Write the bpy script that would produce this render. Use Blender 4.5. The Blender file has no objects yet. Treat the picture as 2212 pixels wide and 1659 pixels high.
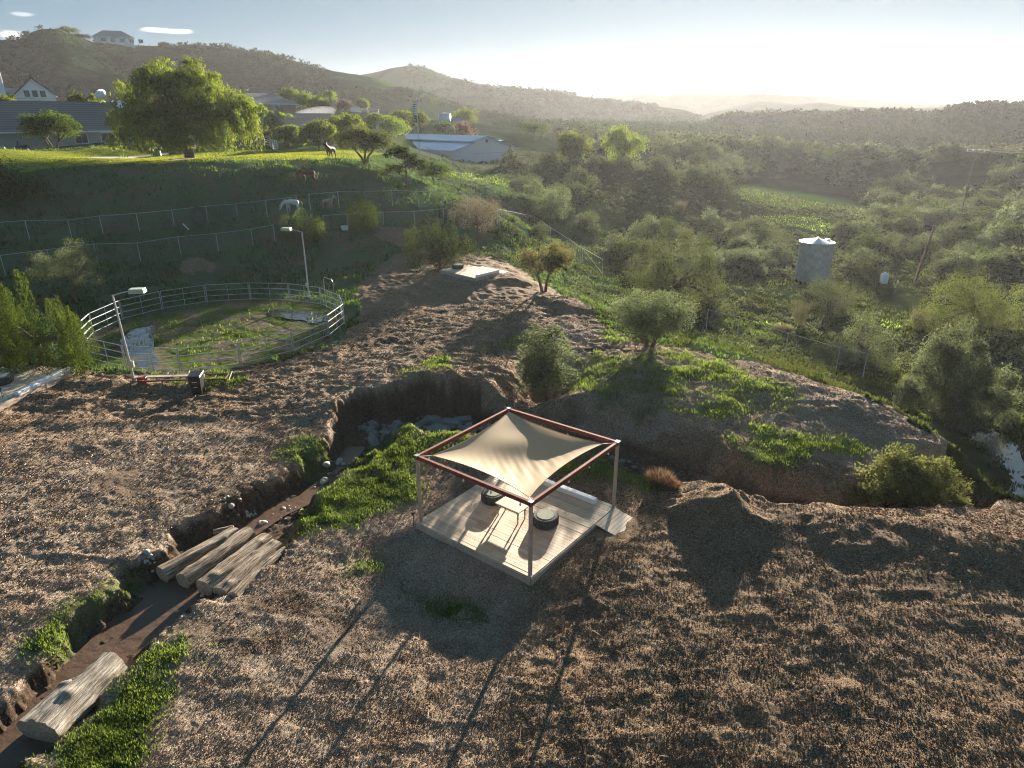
import bpy, bmesh, math, random
import numpy as np
from mathutils import Vector, Matrix
R = math.radians
sc = bpy.context.scene
C = sc.collection
rnd = random.Random(7)
# ------------------------------------------------------------------ camera, sky, sun, exposure
CAMZ = 12.5; PITCH = R(21.7)
cam = bpy.data.objects.new('camera', bpy.data.cameras.new('camera')); C.objects.link(cam)
cam.location = (0, 0, CAMZ); cam.rotation_euler = (R(90) - PITCH, 0, 0)
cam.data.sensor_width = 36; cam.data.lens = 36 * 1451 / 2212
cam.data.clip_end = 20000; cam.data.clip_start = 0.1
sc.camera = cam
SUN_EL = R(11.0); SUN_AZ = R(17.8)          # azimuth measured from +Y towards +X
world = bpy.data.worlds.new('World'); sc.world = world; world.use_nodes = True
wn = world.node_tree.nodes; wl = world.node_tree.links
bg = wn['Background']
sky = wn.new('ShaderNodeTexSky'); sky.sky_type = 'NISHITA'; sky.sun_disc = False
sky.sun_elevation = SUN_EL; sky.sun_rotation = SUN_AZ; sky.altitude = 200
sky.air_density = 1.0; sky.dust_density = 0.35; sky.ozone_density = 2.2
tcw = wn.new('ShaderNodeTexCoord')
def wmath(op, a, b):
    n = wn.new('ShaderNodeVectorMath'); n.operation = op
    for i, v in enumerate((a, b)):
        if isinstance(v, tuple): n.inputs[i].default_value = v
        else: wl.new(v, n.inputs[i])
    return n.outputs[0]
SK = 3.4                                  # soft shoulder: keeps the glow round the sun from swamping the sky
comp = wmath('DIVIDE', sky.outputs[0], wmath('ADD', wmath('MULTIPLY', sky.outputs[0], (SK,) * 3), (1.0,) * 3))
comp = wmath('MULTIPLY', comp, (.50, 1.0, 1.44))
def cloud(col, px, py, wpx, hpx, seed, amt):          # small wisps far off in the sky, given by direction
    f0, c0, s0 = 1451., math.cos(PITCH), math.sin(PITCH); a, b = (px - 1106) / f0, (829.5 - py) / f0
    d = Vector((a, c0 + b * s0, -s0 + b * c0)).normalized(); rt = Vector((d.y, -d.x, 0)).normalized(); up = rt.cross(d)
    def dot(v, k):
        n = wn.new('ShaderNodeVectorMath'); n.operation = 'DOT_PRODUCT'; wl.new(v, n.inputs[0]); n.inputs[1].default_value = tuple(k); return n.outputs['Value']
    def m(op, a, b):
        n = wn.new('ShaderNodeMath'); n.operation = op
        for i, v in enumerate((a, b)):
            if isinstance(v, (int, float)): n.inputs[i].default_value = v
            else: wl.new(v, n.inputs[i])
        return n.outputs[0]
    dv = wmath('SUBTRACT', tcw.outputs['Generated'], tuple(d)); u = m('MULTIPLY', dot(dv, rt), f0 / wpx); v = m('MULTIPLY', dot(dv, up), f0 / hpx)
    nz = wn.new('ShaderNodeTexNoise'); nz.inputs['Scale'].default_value = 55; nz.inputs['Detail'].default_value = 5; wl.new(wmath('MULTIPLY', wmath('ADD', tcw.outputs['Generated'], (seed, 0, 0)), (.5, .5, 2.2)), nz.inputs['Vector'])
    rr = m('ADD', m('MULTIPLY', u, u), m('MULTIPLY', v, v)); rr = m('ADD', rr, m('MULTIPLY', m('SUBTRACT', nz.outputs['Fac'], .5), 3.2))
    mr = wn.new('ShaderNodeMapRange'); mr.interpolation_type = 'SMOOTHSTEP'; wl.new(rr, mr.inputs[0]); mr.inputs[1].default_value = 1.0; mr.inputs[2].default_value = .1; mr.inputs[3].default_value = 0; mr.inputs[4].default_value = amt
    ahead = m('GREATER_THAN', dot(tcw.outputs['Generated'], d), .5)
    mx = wn.new('ShaderNodeMix'); mx.data_type = 'RGBA'; wl.new(m('MULTIPLY', mr.outputs[0], ahead), mx.inputs[0]); wl.new(col, mx.inputs[6]); mx.inputs[7].default_value = (1.75, 1.68, 1.62, 1); return mx.outputs[2]
for cl in [(365, 67, 44, 5, 1, .62), (25, 76, 26, 8, 4, .5), (48, 30, 18, 4, 7, .3)]: comp = cloud(comp, *cl)
wl.new(comp, bg.inputs[0]); bg.inputs[1].default_value = 0.125
sun = bpy.data.objects.new('sun', bpy.data.lights.new('sun', 'SUN')); C.objects.link(sun)
sun.data.energy = 3.1; sun.data.angle = R(0.6); sun.data.color = (1.0, 0.88, 0.72)
sd = Vector((math.sin(SUN_AZ) * math.cos(SUN_EL), math.cos(SUN_AZ) * math.cos(SUN_EL), math.sin(SUN_EL)))
sun.rotation_euler = sd.to_track_quat('Z', 'Y').to_euler()
sc.view_settings.view_transform = 'Standard'; sc.view_settings.look = 'None'
sc.view_settings.exposure = 3.08; sc.view_settings.gamma = 1.0
sc.render.engine = 'CYCLES'
cy = sc.cycles
cy.max_bounces = 7; cy.diffuse_bounces = 3; cy.glossy_bounces = 2; cy.transmission_bounces = 4
cy.transparent_max_bounces = 12; cy.volume_bounces = 0
cy.use_denoising = True
try:
    cy.denoiser = 'OPENIMAGEDENOISE'; cy.denoising_input_passes = 'RGB_ALBEDO_NORMAL'; cy.denoising_prefilter = 'NONE'; cy.filter_width = 1.1
except Exception: pass
cy.sample_clamp_indirect = 6

# ------------------------------------------------------------------ picture <-> world helpers (2212 x 1659 picture units)
F = 1451.; CX = 1106.; CY = 829.5; cP, sP = math.cos(PITCH), math.sin(PITCH)
def ray(px, py):
    a = (px - CX) / F; b = (CY - py) / F
    return np.array([a, cP + b * sP, -sP + b * cP])
def Pz(px, py, z=0.0):
    d = ray(px, py); t = (z - CAMZ) / d[2]
    return d[0] * t, d[1] * t
def Ar(px, py, r):                        # point of the ray at horizontal distance r
    d = ray(px, py); t = r / math.hypot(d[0], d[1])
    return d[0] * t, d[1] * t, CAMZ + d[2] * t
# ------------------------------------------------------------------ noise
def vn(x, y, s=0):
    x = np.asarray(x, dtype=np.float64); y = np.asarray(y, dtype=np.float64)
    xf = np.floor(x); yf = np.floor(y); fx = (x - xf); fy = (y - yf)
    xi = xf.astype(np.int64); yi = yf.astype(np.int64)
    fx = fx * fx * fx * (fx * (fx * 6 - 15) + 10); fy = fy * fy * fy * (fy * (fy * 6 - 15) + 10)
    def h(a, b):
        v = (a * 374761393 + b * 668265263 + s * 974634777 + 12345) & 0xffffffff
        v = ((v ^ (v >> 13)) * 1274126177) & 0xffffffff
        v = ((v ^ (v >> 15)) * 2246822519) & 0xffffffff
        return ((v ^ (v >> 16)) & 0xffffff) / 8388607.5 - 1.0
    a = h(xi, yi); b = h(xi + 1, yi); c = h(xi, yi + 1); d = h(xi + 1, yi + 1)
    return (a + (b - a) * fx) * (1 - fy) + (c + (d - c) * fx) * fy
def fbm(x, y, o=4, s=0, g=0.5):
    t = 0; a = 1.0; k = 0.0
    for i in range(o):
        t = t + a * vn(x * 2 ** i + i * 17.3, y * 2 ** i - i * 9.1, s + i); k += a; a *= g
    return t / k
def sstep(a, b, x):
    t = np.clip((x - a) / (b - a), 0, 1); return t * t * (3 - 2 * t)
# ------------------------------------------------------------------ terrain
CP = []
def pz(l):
    for px, py, z in l:
        x, y = Pz(px, py, z); CP.append((x, y, z))
def pr(l):
    for px, py, r in l: CP.append(Ar(px, py, r))
pz([(0,1659,-.25),(600,1659,-.45),(1106,1659,-.45),(1700,1659,-.15),(2212,1659,.1),(0,1350,.0),(150,1150,.05),(0,1000,.25),(300,950,.15),
    (500,900,.05),(700,950,0),(560,1010,-.05),(900,1400,-.62),(830,1225,-.6),(900,1290,-.72),(1000,1350,-.72),(1080,1370,-.62),(1090,1440,-.5),(760,1250,-.45),(700,1330,-.4),(700,1500,-.45),(1250,1350,-.42),(1400,1400,-.25),(1400,1250,-.15),(1800,1400,-.0),(870,1160,-.3),(1000,1240,-.38),(1140,1275,-.28),
    (2212,1350,.2),(1560,1072,.35),(1500,1085,.1),(1640,1100,.2),(1580,1150,.05),(1420,1120,-.1),(1700,1115,.15),(1850,1110,.2),(2000,1130,.25),(2212,1175,.35),
    (1040,1120,-.12),(1240,1130,-.12),(900,1130,-.18),(1120,1230,-.14),(1000,1175,-.14),(860,1100,-.3),(1330,1090,-.12),(1060,1010,-.1),(1200,1030,-.1),(1400,1060,-.2),
    (740,872,.3),(900,832,.55),(1050,852,.45),(1100,800,.5),(950,760,.45),(700,800,.1),(800,700,.2),(1000,680,.4),(1200,700,.5),
    (207,720,-.3),(757,690,-.3),(480,640,-.3),(450,800,-.3),(480,710,-.3),(350,680,-.3),(650,720,-.3),(0,900,.1),(100,850,0),(240,830,-.1),(600,800,-.1),
    (100,640,.3),(300,600,.2),(0,600,.8),(430,575,.5),(600,560,.6),(800,560,.7),(850,515,1.8),(1000,560,.75),(1050,570,.8),(1120,600,.75),
    (397,548,1.2),(100,590,1.0),(0,600,1.0),(600,525,1.9),(800,500,2.2),(950,480,2.7),(1060,470,2.9),
    (382,486,3.1),(50,520,3.1),(600,460,4.0),(850,440,4.1),(1000,440,3.9),(1065,447,3.4),(50,460,4.7),(200,450,4.7),(350,442,4.7),(500,435,4.8),(200,410,6.0),(480,398,6.4),
    (665,395,6.2),(300,400,6.5),(50,415,5.6),
    (0,366,7.9),(150,365,7.9),(400,353,7.9),(700,346,7.9),(800,352,7.6),(900,390,5.2),(960,385,4.6),(940,430,4.2),
    (200,340,7.9),(180,353,7.93),(90,353,7.93),(300,348,7.93),(420,340,7.9),(0,335,7.95),(300,333,7.9),(560,325,7.9),(760,330,7.7),
    (1000,372,3.7),(1200,368,3.3),(1400,366,3.2),(1100,400,2.4),(1150,440,1.5),(1300,420,.8),(1150,500,-1.4),(1230,470,-.8),(1250,560,-2.0),
    (1300,600,-2.6),(1250,640,-1.8),(1175,628,.35),(1255,668,.4),(1330,722,.4),(1400,700,-2.6),(1350,660,-2.6),(1400,747,.4),
    (1525,713,-3.6),(1592,733,-3.8),(1695,771,-4.0),(1802,808,-4.1),(1861,817,-4.1),
    (1757,602,-5.5),(1700,520,-5.4),(1700,480,-4.9),(1600,480,-5),(1750,430,-4.2),(1680,400,-3.2),(1700,375,-2.4),(2000,450,-6),(2200,500,-6),(2212,380,-5),(1900,370,-3.4),(1600,390,-2),
    (2000,600,-5.5),(2200,650,-5.5),(2000,700,-5.2),(2200,800,-5.1),(2060,890,-4.9),(2150,940,-4.9),(2185,1015,-4.8),(2200,1065,-4.7),(2195,1115,-4.6),(2250,1060,-4.6),(2150,985,-4.6),(2230,1000,-4.8),(2210,1120,-4.6),(1450,660,-3.4),(1600,640,-4.2),
    (1450,754,.4),(1600,782,.35),(1750,818,.25),(1880,862,.05),(1990,912,-.2),(2090,985,-.4),(2150,1055,-.7),
    (1300,800,.45),(1500,850,.4),(1700,900,.2),(1900,960,-.2),(1600,980,.05),(1400,920,.1),(1800,1040,-.4),(2050,1030,-.4),(1230,890,-.2),(1180,866,-1.1),(1130,870,-.6),(1230,850,.1)])
pr([(1000,350,145),(1300,350,150),(0,322,100),(250,315,105),(500,308,110),(600,305,120),(690,305,125),(850,310,130),(60,237,150),(-200,250,150),
    (300,260,150),(580,246,170),(700,246,180),(800,242,220),(960,266,210),(1100,288,210),(1250,300,220),(1400,310,220),(1500,335,190),
    (1700,330,220),(1900,330,230),(2100,330,230),(2212,330,230),(2500,330,230),(-300,330,100),(-300,400,80),(-300,600,60),(2500,500,150),(2500,900,45)])
for r_ in (300, 600):
    for a_ in range(-60, 61, 15):
        CP.append((r_ * math.sin(R(a_)), r_ * math.cos(R(a_)), 5 if a_ > 0 else 10))
for w in [(-20,3,0),(0,0,0),(20,3,.1),(-12,-12,0),(12,-12,0),(-40,0,0),(40,0,0),(0,-40,0),(-40,15,0),(35,14,.3),(-60,40,0),(60,40,-2)]: CP.append(w)
CP = np.array(CP, dtype=float)
def lp(X, Y):
    r = np.hypot(X, Y); rr = np.maximum(r, 4.0)
    return np.arctan2(X, Y), np.log(rr), rr
_az, _lr, _r = lp(CP[:, 0], CP[:, 1])
def _k(d2): return np.sqrt(d2 + 0.0009)
_A = _k((_az[:, None] - _az[None]) ** 2 + (_lr[:, None] - _lr[None]) ** 2) + np.eye(len(CP)) * -0.004
_w = np.linalg.solve(_A, CP[:, 2] / _r)
def base_h(X, Y):
    X = np.asarray(X, float); Y = np.asarray(Y, float); sh = X.shape; X = X.ravel(); Y = Y.ravel()
    out = np.empty(len(X))
    for i in range(0, len(X), 40000):
        a, l, r = lp(X[i:i + 40000], Y[i:i + 40000])
        out[i:i + 40000] = (_k((a[:, None] - _az[None]) ** 2 + (l[:, None] - _lr[None]) ** 2) @ _w) * r
    return out.reshape(sh)
# gully: pixel, floor z, half width of the floor, bank run
def gl(l): return np.array([(*Pz(px, py, z), z, w, b, c) for px, py, z, w, b, c in l])
GUL = gl([(-200,1800,-.72,.55,0.62,1.0),(0,1650,-.72,.6,0.62,1.0),(110,1560,-.72,.7,0.62,.9),(260,1400,-.72,.65,0.62,.9),(360,1300,-.72,.8,0.75,1.2),(460,1230,-.78,1.15,0.90,1.5),(545,1160,-.82,1.1,0.90,1.4),(590,1115,-.88,.8,0.75,1.1),(640,1085,-.95,.55,0.62,.9),
          (700,1050,-.95,.45,0.62,1.0),(755,985,-1.05,.55,0.62,2.2),(800,930,-1.2,.9,0.62,2.6),(900,925,-1.25,1.2,0.62,2.9),(1000,928,-1.25,1.1,0.62,2.6),(1100,945,-1.2,.8,1.0,1.8),(1220,965,-1.1,.7,2.2,1.6),(1340,995,-1.1,.7,2.6,1.4),
          (1430,1035,-1.15,.65,2.4,1.2),(1520,1075,-1.2,.7,1.8,.8),(1640,1115,-1.3,.8,1.5,.8),(1760,1125,-1.4,.8,1.2,.8),(1880,1130,-1.6,.9,1.0,.8),(2020,1135,-2.2,1.0,0.90,.8),(2140,1120,-3.0,1.0,1.20,.8)])
def seg_field(X, Y, pl):
    best = np.full(X.shape, 1e9); vals = np.zeros(X.shape + (pl.shape[1] - 1,))
    for a, b in zip(pl[:-1], pl[1:]):
        dx, dy = b[0] - a[0], b[1] - a[1]; L2 = dx * dx + dy * dy
        t = np.clip(((X - a[0]) * dx + (Y - a[1]) * dy) / L2, 0, 1)
        d = np.hypot(X - a[0] - t * dx, Y - a[1] - t * dy)
        m = d < best
        best = np.where(m, d, best)
        v = a[2:] + (b[2:] - a[2:]) * t[..., None]
        v = np.concatenate([v, np.sign(dx * (Y - a[1]) - dy * (X - a[0]))[..., None]], -1)
        vals = np.where(m[..., None], v, vals)
    return best, vals
def gully(X, Y):
    m = (np.hypot(X, Y) < 60)
    w = np.zeros(X.shape); fl = np.zeros(X.shape)
    if m.any():
        x = X[m]; y = Y[m]
        d, v = seg_field(x, y, GUL)
        d = d + 0.38 * vn(x * .9, y * .9, 31) + .20 * vn(x * 2.3, y * 2.3, 32) + .06 * vn(x * 6, y * 6, 33)
        w[m] = 1 - sstep(v[:, 1], v[:, 1] + np.where(v[:, 4] > 0, v[:, 2], v[:, 3]), d); fl[m] = v[:, 0]
    return w, fl
# ridges: skyline picks, crest distance, front foot distance
RID = []
def ridge(pts, D, foot, back, amp, sd_, p=1.0):
    a = []; z = []
    for px, py in pts:
        x, y, zz = Ar(px, py, D); a.append(math.atan2(x, y)); z.append(zz)
    RID.append((np.array(a), np.array(z), D, foot, back, amp, sd_, p))
ridge([(-900,300),(-500,160),(-200,110),(0,86),(40,84),(70,68),(90,62),(130,62),(155,74),(200,90),(290,97),(360,99),(420,95),(500,104),(600,120),(640,132),(720,152),(800,165),(850,180),(950,225),(1050,260),(1150,300)], 420, 250, 250, 5, 1)
ridge([(500,330),(650,240),(760,165),(800,158),(850,146),(880,141),(905,143),(930,150),(965,166),(1000,172),(1050,185),(1100,192),(1150,192),(1200,198),(1280,212),(1340,222),(1400,228),(1480,238),(1530,254),(1580,272),(1640,310)], 640, 440, 300, 7, 2)
ridge([(640,290),(720,235),(790,192),(860,186),(905,196),(960,216),(1010,232),(1080,246),(1160,262),(1260,285),(1340,310)], 360, 275, 80, 4, 3)
ridge([(1440,330),(1500,285),(1540,262),(1580,252),(1640,247),(1700,245),(1800,247),(1900,243),(1960,246),(2060,250),(2150,262),(2300,300)], 420, 345, 200, 5, 4)
ridge([(1880,300),(1960,262),(2020,246),(2060,236),(2130,226),(2212,228),(2400,220),(2700,215),(3000,300)], 400, 315, 250, 5, 5)
ridge([(1490,262),(1530,245),(1620,223),(1660,219),(1720,226),(1775,221),(1830,229),(1900,233),(2000,233),(2100,228),(2200,236),(2600,240)], 780, 610, 220, 7, 6)
ridge([(900,280),(1150,240),(1290,212),(1330,208),(1380,203),(1440,206),(1500,202),(1560,205),(1640,202),(1700,206),(1750,207),(1830,212),(1900,217),(1960,222),(2000,226),(2080,223),(2150,226),(2212,224),(2500,222),(3200,260)], 1080, 840, 300, 8, 7)
def ridges(X, Y):
    az = np.arctan2(X, Y); r = np.hypot(X, Y); out = np.full(X.shape, -50.0)
    for a, z, D, foot, back, amp, s_, p in RID:
        top = np.interp(az, a, z, left=-60, right=-60)
        wob = 1 + .10 * vn(az * 9, az * 0 + s_, s_)
        Dc = D * wob; top = CAMZ + (top - CAMZ) * wob
        f = np.clip((r - foot) / (Dc - foot), 0, 1); f = .55 * f + .45 * f * f * (3 - 2 * f)
        bk = 1 - sstep(0, 1, (r - Dc) / back)
        sc_ = D / 9.
        n = 1 - np.abs(vn(X / sc_, Y / sc_, s_ + 40)) * 2
        n = n * .6 + .4 * fbm(X / (sc_ * .45), Y / (sc_ * .45), 4, s_ + 50)
        h = np.where(r < Dc, -6 + (top + 6) * f, -20 + (top + 20) * bk)
        win = 4 * f * (1 - f)
        out = np.maximum(out, h + amp * n * win * 1.3 + amp * .05 * fbm(X / (sc_ * .1), Y / (sc_ * .1), 3, s_ + 60))
    return out
MOUND = [(*Pz(1540,1080,.5),1.15,.36),(*Pz(1600,1095,.5),1.0,.24),(*Pz(1290,850,.5),1.2,.15),(*Pz(930,640,.4),2.5,-.25),(*Pz(1000,612,.5),1.6,.35),(*Pz(1110,612,.5),1.5,.3),(*Pz(950,828,.6),1.3,.35),(*Pz(1040,835,.6),.8,.3),(*Pz(1820,1115,.5),1.4,.25),(*Pz(2080,1150,.5),1.6,.25),
         (*Pz(1235,665,.4),1.5,.4),(*Pz(1200,650,.4),1.2,.3)]
MOUND += [(*Pz(420,573,.6),1.5,.5)]
PADS = [(*Pz(1015, 586, 1.2), 2.1, .98), (*Pz(60, 840, .28), 2.8, .02)]
def smooth_h(X, Y):
    X = np.asarray(X, float); Y = np.asarray(Y, float)
    h = base_h(X, Y); r = np.hypot(X, Y)
    near = r < 75; xn = X[near]; yn = Y[near]; hn = h[near]; wx = .45 * vn(xn * 1.1, yn * 1.1, 35) + .2 * vn(xn * 2.9, yn * 2.9, 37); wy = .45 * vn(xn * 1.1, yn * 1.1, 36) + .2 * vn(xn * 2.9, yn * 2.9, 38)
    for x, y, s_, a in MOUND:
        q = ((xn + wx - x) ** 2 + (yn + wy - y) ** 2) / (s_ * s_); hn = hn + a * np.exp(-q * q)
    h[near] = hn
    for x, y, s_, z in PADS: pw = 1 - sstep(s_, s_ * 1.5, np.hypot(X - x, Y - y)); h = h * (1 - pw) + z * pw
    w, fl = gully(X, Y)
    h = h * (1 - w) + np.minimum(fl, h) * w
    far = r > 120
    if far.any():
        k = np.where(far)
        h[k] = np.maximum(h[k], ridges(X[k], Y[k]))
    return h
def G(px, py, lift=0.0, tmin=8.0):        # where the picture ray meets the terrain
    d = ray(px, py); hz = math.hypot(d[0], d[1])
    rr = np.exp(np.linspace(math.log(tmin), math.log(4500), 1400))
    t = rr / hz; X = d[0] * t; Y = d[1] * t; Z = CAMZ + d[2] * t
    g = smooth_h(X, Y) + lift; k = np.where(Z < g)[0]
    if len(k) == 0: i = len(rr) - 1
    else: i = max(1, k[0])
    a = (Z - g)[i - 1]; b = (Z - g)[i]; f = min(1, max(0, a / (a - b))) if a != b else 0
    return float(X[i - 1] + f * (X[i] - X[i - 1])), float(Y[i - 1] + f * (Y[i] - Y[i - 1])), float(g[i - 1] + f * (g[i] - g[i - 1]) - lift)
def poly(pts, z=None):
    return np.array([G(*p)[:2] if z is None else Pz(p[0], p[1], z) for p in pts])
def inside(X, Y, P):
    ins = np.zeros(X.shape, bool); n = len(P)
    m = (X > P[:, 0].min() - 1) & (X < P[:, 0].max() + 1) & (Y > P[:, 1].min() - 1) & (Y < P[:, 1].max() + 1)
    x = X[m]; y = Y[m]; q = np.zeros(x.shape, bool)
    for i in range(n):
        x1, y1 = P[i]; x2, y2 = P[(i + 1) % n]
        if y1 == y2: continue
        c = ((y1 > y) != (y2 > y)) & (x < (x2 - x1) * (y - y1) / (y2 - y1) + x1); q ^= c
    ins[m] = q; return ins
MULCH = poly([(-300,1900),(-300,1000),(-100,905),(0,880),(60,850),(190,795),(290,800),(450,795),(600,770),(745,735),(770,680),(762,615),(850,570),(960,562),(1110,572),(1170,610),(1255,664),(1330,728),(1400,748),(1450,756),(1600,784),(1750,820),(1880,865),(1990,912)], 0.1)
MULCH = np.vstack([MULCH, poly([(2090,985),(2230,1050),(2330,1090),(2800,1250),(3000,2200)], -.5), [[0, -20], [-30, -10]]])
LAWN = poly([(-200,366),(80,366),(400,352),(700,345),(770,345),(830,330),(500,318),(300,325),(-200,330)])
PEN_C = (-18.75, 41.6); PEN_R = 7.8
GRASS = [(poly(p), d) for p, d in [
 ([(575,1000),(640,958),(700,962),(722,1010),(702,1045),(640,1012)],1.0),
 ([(800,965),(840,948),(900,938),(1012,940),(1015,965),(900,990),(890,1010),(895,1050),(870,1085),(800,1130),(720,1168),(630,1165),(640,1110),(700,1075),(740,1030),(760,1010)],1.0),
 ([(310,1246),(230,1258),(130,1308),(55,1370),(70,1425),(130,1415),(165,1335),(235,1300),(308,1272)],1.0),
 ([(450,1355),(400,1378),(345,1428),(290,1478),(190,1585),(80,1665),(-20,1760),(250,1760),(280,1650),(340,1560),(372,1440),(445,1385)],1.0),
 ([(775,1226),(800,1215),(832,1215),(830,1235),(790,1245)],.8),
 ([(878,1262),(920,1278),(1000,1328),(1030,1350),(985,1346),(915,1308)],.8),
 ([(1440,765),(1460,757),(1560,785),(1690,835),(1725,862),(1640,890),(1600,922),(1530,905),(1440,880)],.6),
 ([(1640,920),(1700,930),(1760,950),(1820,938),(1875,968),(1850,985),(1775,970),(1700,1012),(1670,1015),(1630,990),(1590,962)],.9),
 ([(1295,718),(1320,718),(1360,738),(1330,742)],.9),
 ([(1240,790),(1300,760),(1440,760),(1450,880),(1400,905),(1290,880)],.45),
 ([(870,805),(920,780),(960,776),(985,790),(930,815)],.7),([(1040,745),(1105,735),(1115,748),(1060,762)],.5),
 ([(1195,995),(1260,985),(1340,1010),(1450,1048),(1475,1065),(1420,1052),(1300,1036),(1210,1022)],.8),
 ([(340,825),(480,805),(560,812),(500,832),(400,838)],.7),
 ([(1955,862),(2000,876),(2005,905),(1960,884)],1.0)]]
FARG = [poly(p) for p in [[(1580,400),(1620,384),(1740,388),(1810,412),(1835,432),(1790,447),(1740,452),(1650,445),(1590,428)],[(1570,476),(1660,466),(1760,468),(1815,498),(1790,508),(1700,488)],[(1820,430),(1905,460),(1860,468),(1800,445)],
        [(1880,688),(1990,698),(1970,716),(1900,712)],[(1560,690),(1700,700),(1690,745),(1580,722)],[(900,360),(1080,372),(1130,405),(1000,392)]]]
PILES = [poly([(810,492),(870,488),(890,510),(880,532),(840,524),(812,508)]), poly([(382,568),(410,560),(445,560),(462,572),(440,590),(400,588)])]
def masks(X, Y):
    r = np.hypot(X, Y)
    jx = X + .5 * vn(X * .8, Y * .8, 3) + .25 * vn(X * 2.2, Y * 2.2, 4) + .1 * vn(X * 6, Y * 6, 5)
    jy = Y + .5 * vn(X * .8, Y * .8, 6) + .25 * vn(X * 2.2, Y * 2.2, 7) + .1 * vn(X * 6, Y * 6, 8)
    gw, _ = gully(X, Y)
    mul = inside(jx, jy, MULCH) & (r < 70)
    gr = np.zeros(X.shape)
    for P_, d in GRASS: gr = np.maximum(gr, inside(jx, jy, P_) * d)
    gr = gr * sstep(.15 - .8, .35, vn(X * 1.1, Y * 1.1, 21) + gr * .6 - .2)
    for P_ in FARG: gr = np.maximum(gr, inside(jx + 2 * vn(X * .25, Y * .25, 9), jy, P_) * .9)
    law = inside(jx, jy, LAWN)
    for P_ in PILES: mul = mul | inside(jx, jy, P_)
    pen = np.hypot(X - PEN_C[0], Y - PEN_C[1]) < PEN_R + .2
    return dict(mulch=mul.astype(float), gully=gw, grass=gr, lawn=law.astype(float), pen=pen.astype(float))
def fine_h(X, Y, M):
    r = np.hypot(X, Y); near = r < 160
    h = np.zeros(X.shape); x = X[near]; y = Y[near]; rr = r[near]
    mu = M['mulch'][near]; gu = M['gully'][near]; pen = M['pen'][near]; law = M['lawn'][near]
    n1 = fbm(x * .35, y * .35, 2, 70); n2 = fbm(x * 1.1, y * 1.1, 2, 72)
    rid = 1 - np.abs(vn(x * .9 + .4 * n1 * 2, y * 1.6, 77)) * 2
    n3 = fbm(x * 3.2, y * 3.2, 2, 74); n4 = fbm(x * 8.5, y * 8.5, 3, 79, .65)
    rough = .55 + .45 * sstep(-.2, .5, vn(x * .18, y * .18, 80)); rough = np.where((x > 0) & (y < 19), .9 - .3 * sstep(0, 3, x), rough); rough = np.where((y > 27), 1.35, rough)
    deck = np.clip((np.maximum(np.abs((x - .2) * .615 + (y - 19.5) * .789), np.abs(-(x - .2) * .789 + (y - 19.5) * .615)) - 2.6) / 1.2, .15, 1)
    dp = np.hypot(x - PEN_C[0], y - PEN_C[1]); fur = .055 * np.sin(dp * 2.6 + 1.5 * n1) * sstep(8.6, 10, dp) * sstep(20, 15, dp) * (y < 36)
    hm = fur + deck * rough * (.07 * n1 + .055 * n2 + .03 * rid + .040 * n3 + .028 * n4)
    ho = .18 * n1 + .10 * n2 + .05 * n3 + .015 * n4
    hg = .075 * n2 + .07 * n3 + .035 * n4
    v = hm * mu + ho * (1 - mu)
    v = v * (1 - gu) + hg * gu
    wall = gu * (1 - gu) * 4
    v = v + wall * (.12 * n3 + .07 * n4 + .1 * n2)
    v = np.where(pen > 0, .04 * n2 + .03 * n3 + .012 * n4, v)
    v = np.where(law > 0, .01 * n3, v)
    h[near] = v * np.clip((160 - rr) / 30, 0, 1)
    return h
def clear_pads(X, Y, h):                   # levelled ground under decks
    return h
# ------------------------------------------------------------------ mesh helpers
def mk(name, V, Fc, m=None, parent=None, attrs=None, smooth=False):
    me = bpy.data.meshes.new(name)
    V = np.asarray(V, dtype=np.float32); 
    if isinstance(Fc, np.ndarray):
        k = Fc.shape[1]; nf = len(Fc)
        me.vertices.add(len(V)); me.vertices.foreach_set('co', V.ravel())
        me.loops.add(nf * k); me.loops.foreach_set('vertex_index', Fc.astype(np.int32).ravel())
        me.polygons.add(nf); me.polygons.foreach_set('loop_start', np.arange(0, nf * k, k, dtype=np.int32))
        me.update(calc_edges=True)
    else:
        me.from_pydata([tuple(map(float, v)) for v in V], [], [tuple(f) for f in Fc]); me.update()
    if smooth: me.polygons.foreach_set('use_smooth', [True] * len(me.polygons))
    if attrs:
        for k_, a in attrs.items():
            at = me.attributes.new(k_, 'FLOAT', 'POINT'); at.data.foreach_set('value', np.asarray(a, dtype=np.float32).ravel())
    if m: me.materials.append(m)
    o = bpy.data.objects.new(name, me); C.objects.link(o)
    if parent: o.parent = parent
    return o
def tag(o, label=None, cat=None, group=None, kind=None):
    if label: o['label'] = label
    if cat: o['category'] = cat
    if group: o['group'] = group
    if kind: o['kind'] = kind
    return o
def empty(name, loc=(0, 0, 0), rz=0.0, label=None, cat=None, group=None):
    o = bpy.data.objects.new(name, None); C.objects.link(o); o.location = loc; o.rotation_euler = (0, 0, rz)
    o.empty_display_size = .2
    return tag(o, label, cat, group)
def copy_tree(o, parent=None):
    c = o.copy(); C.objects.link(c); c.parent = parent
    for ch in list(o.children): copy_tree(ch, c)
    return c
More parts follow.
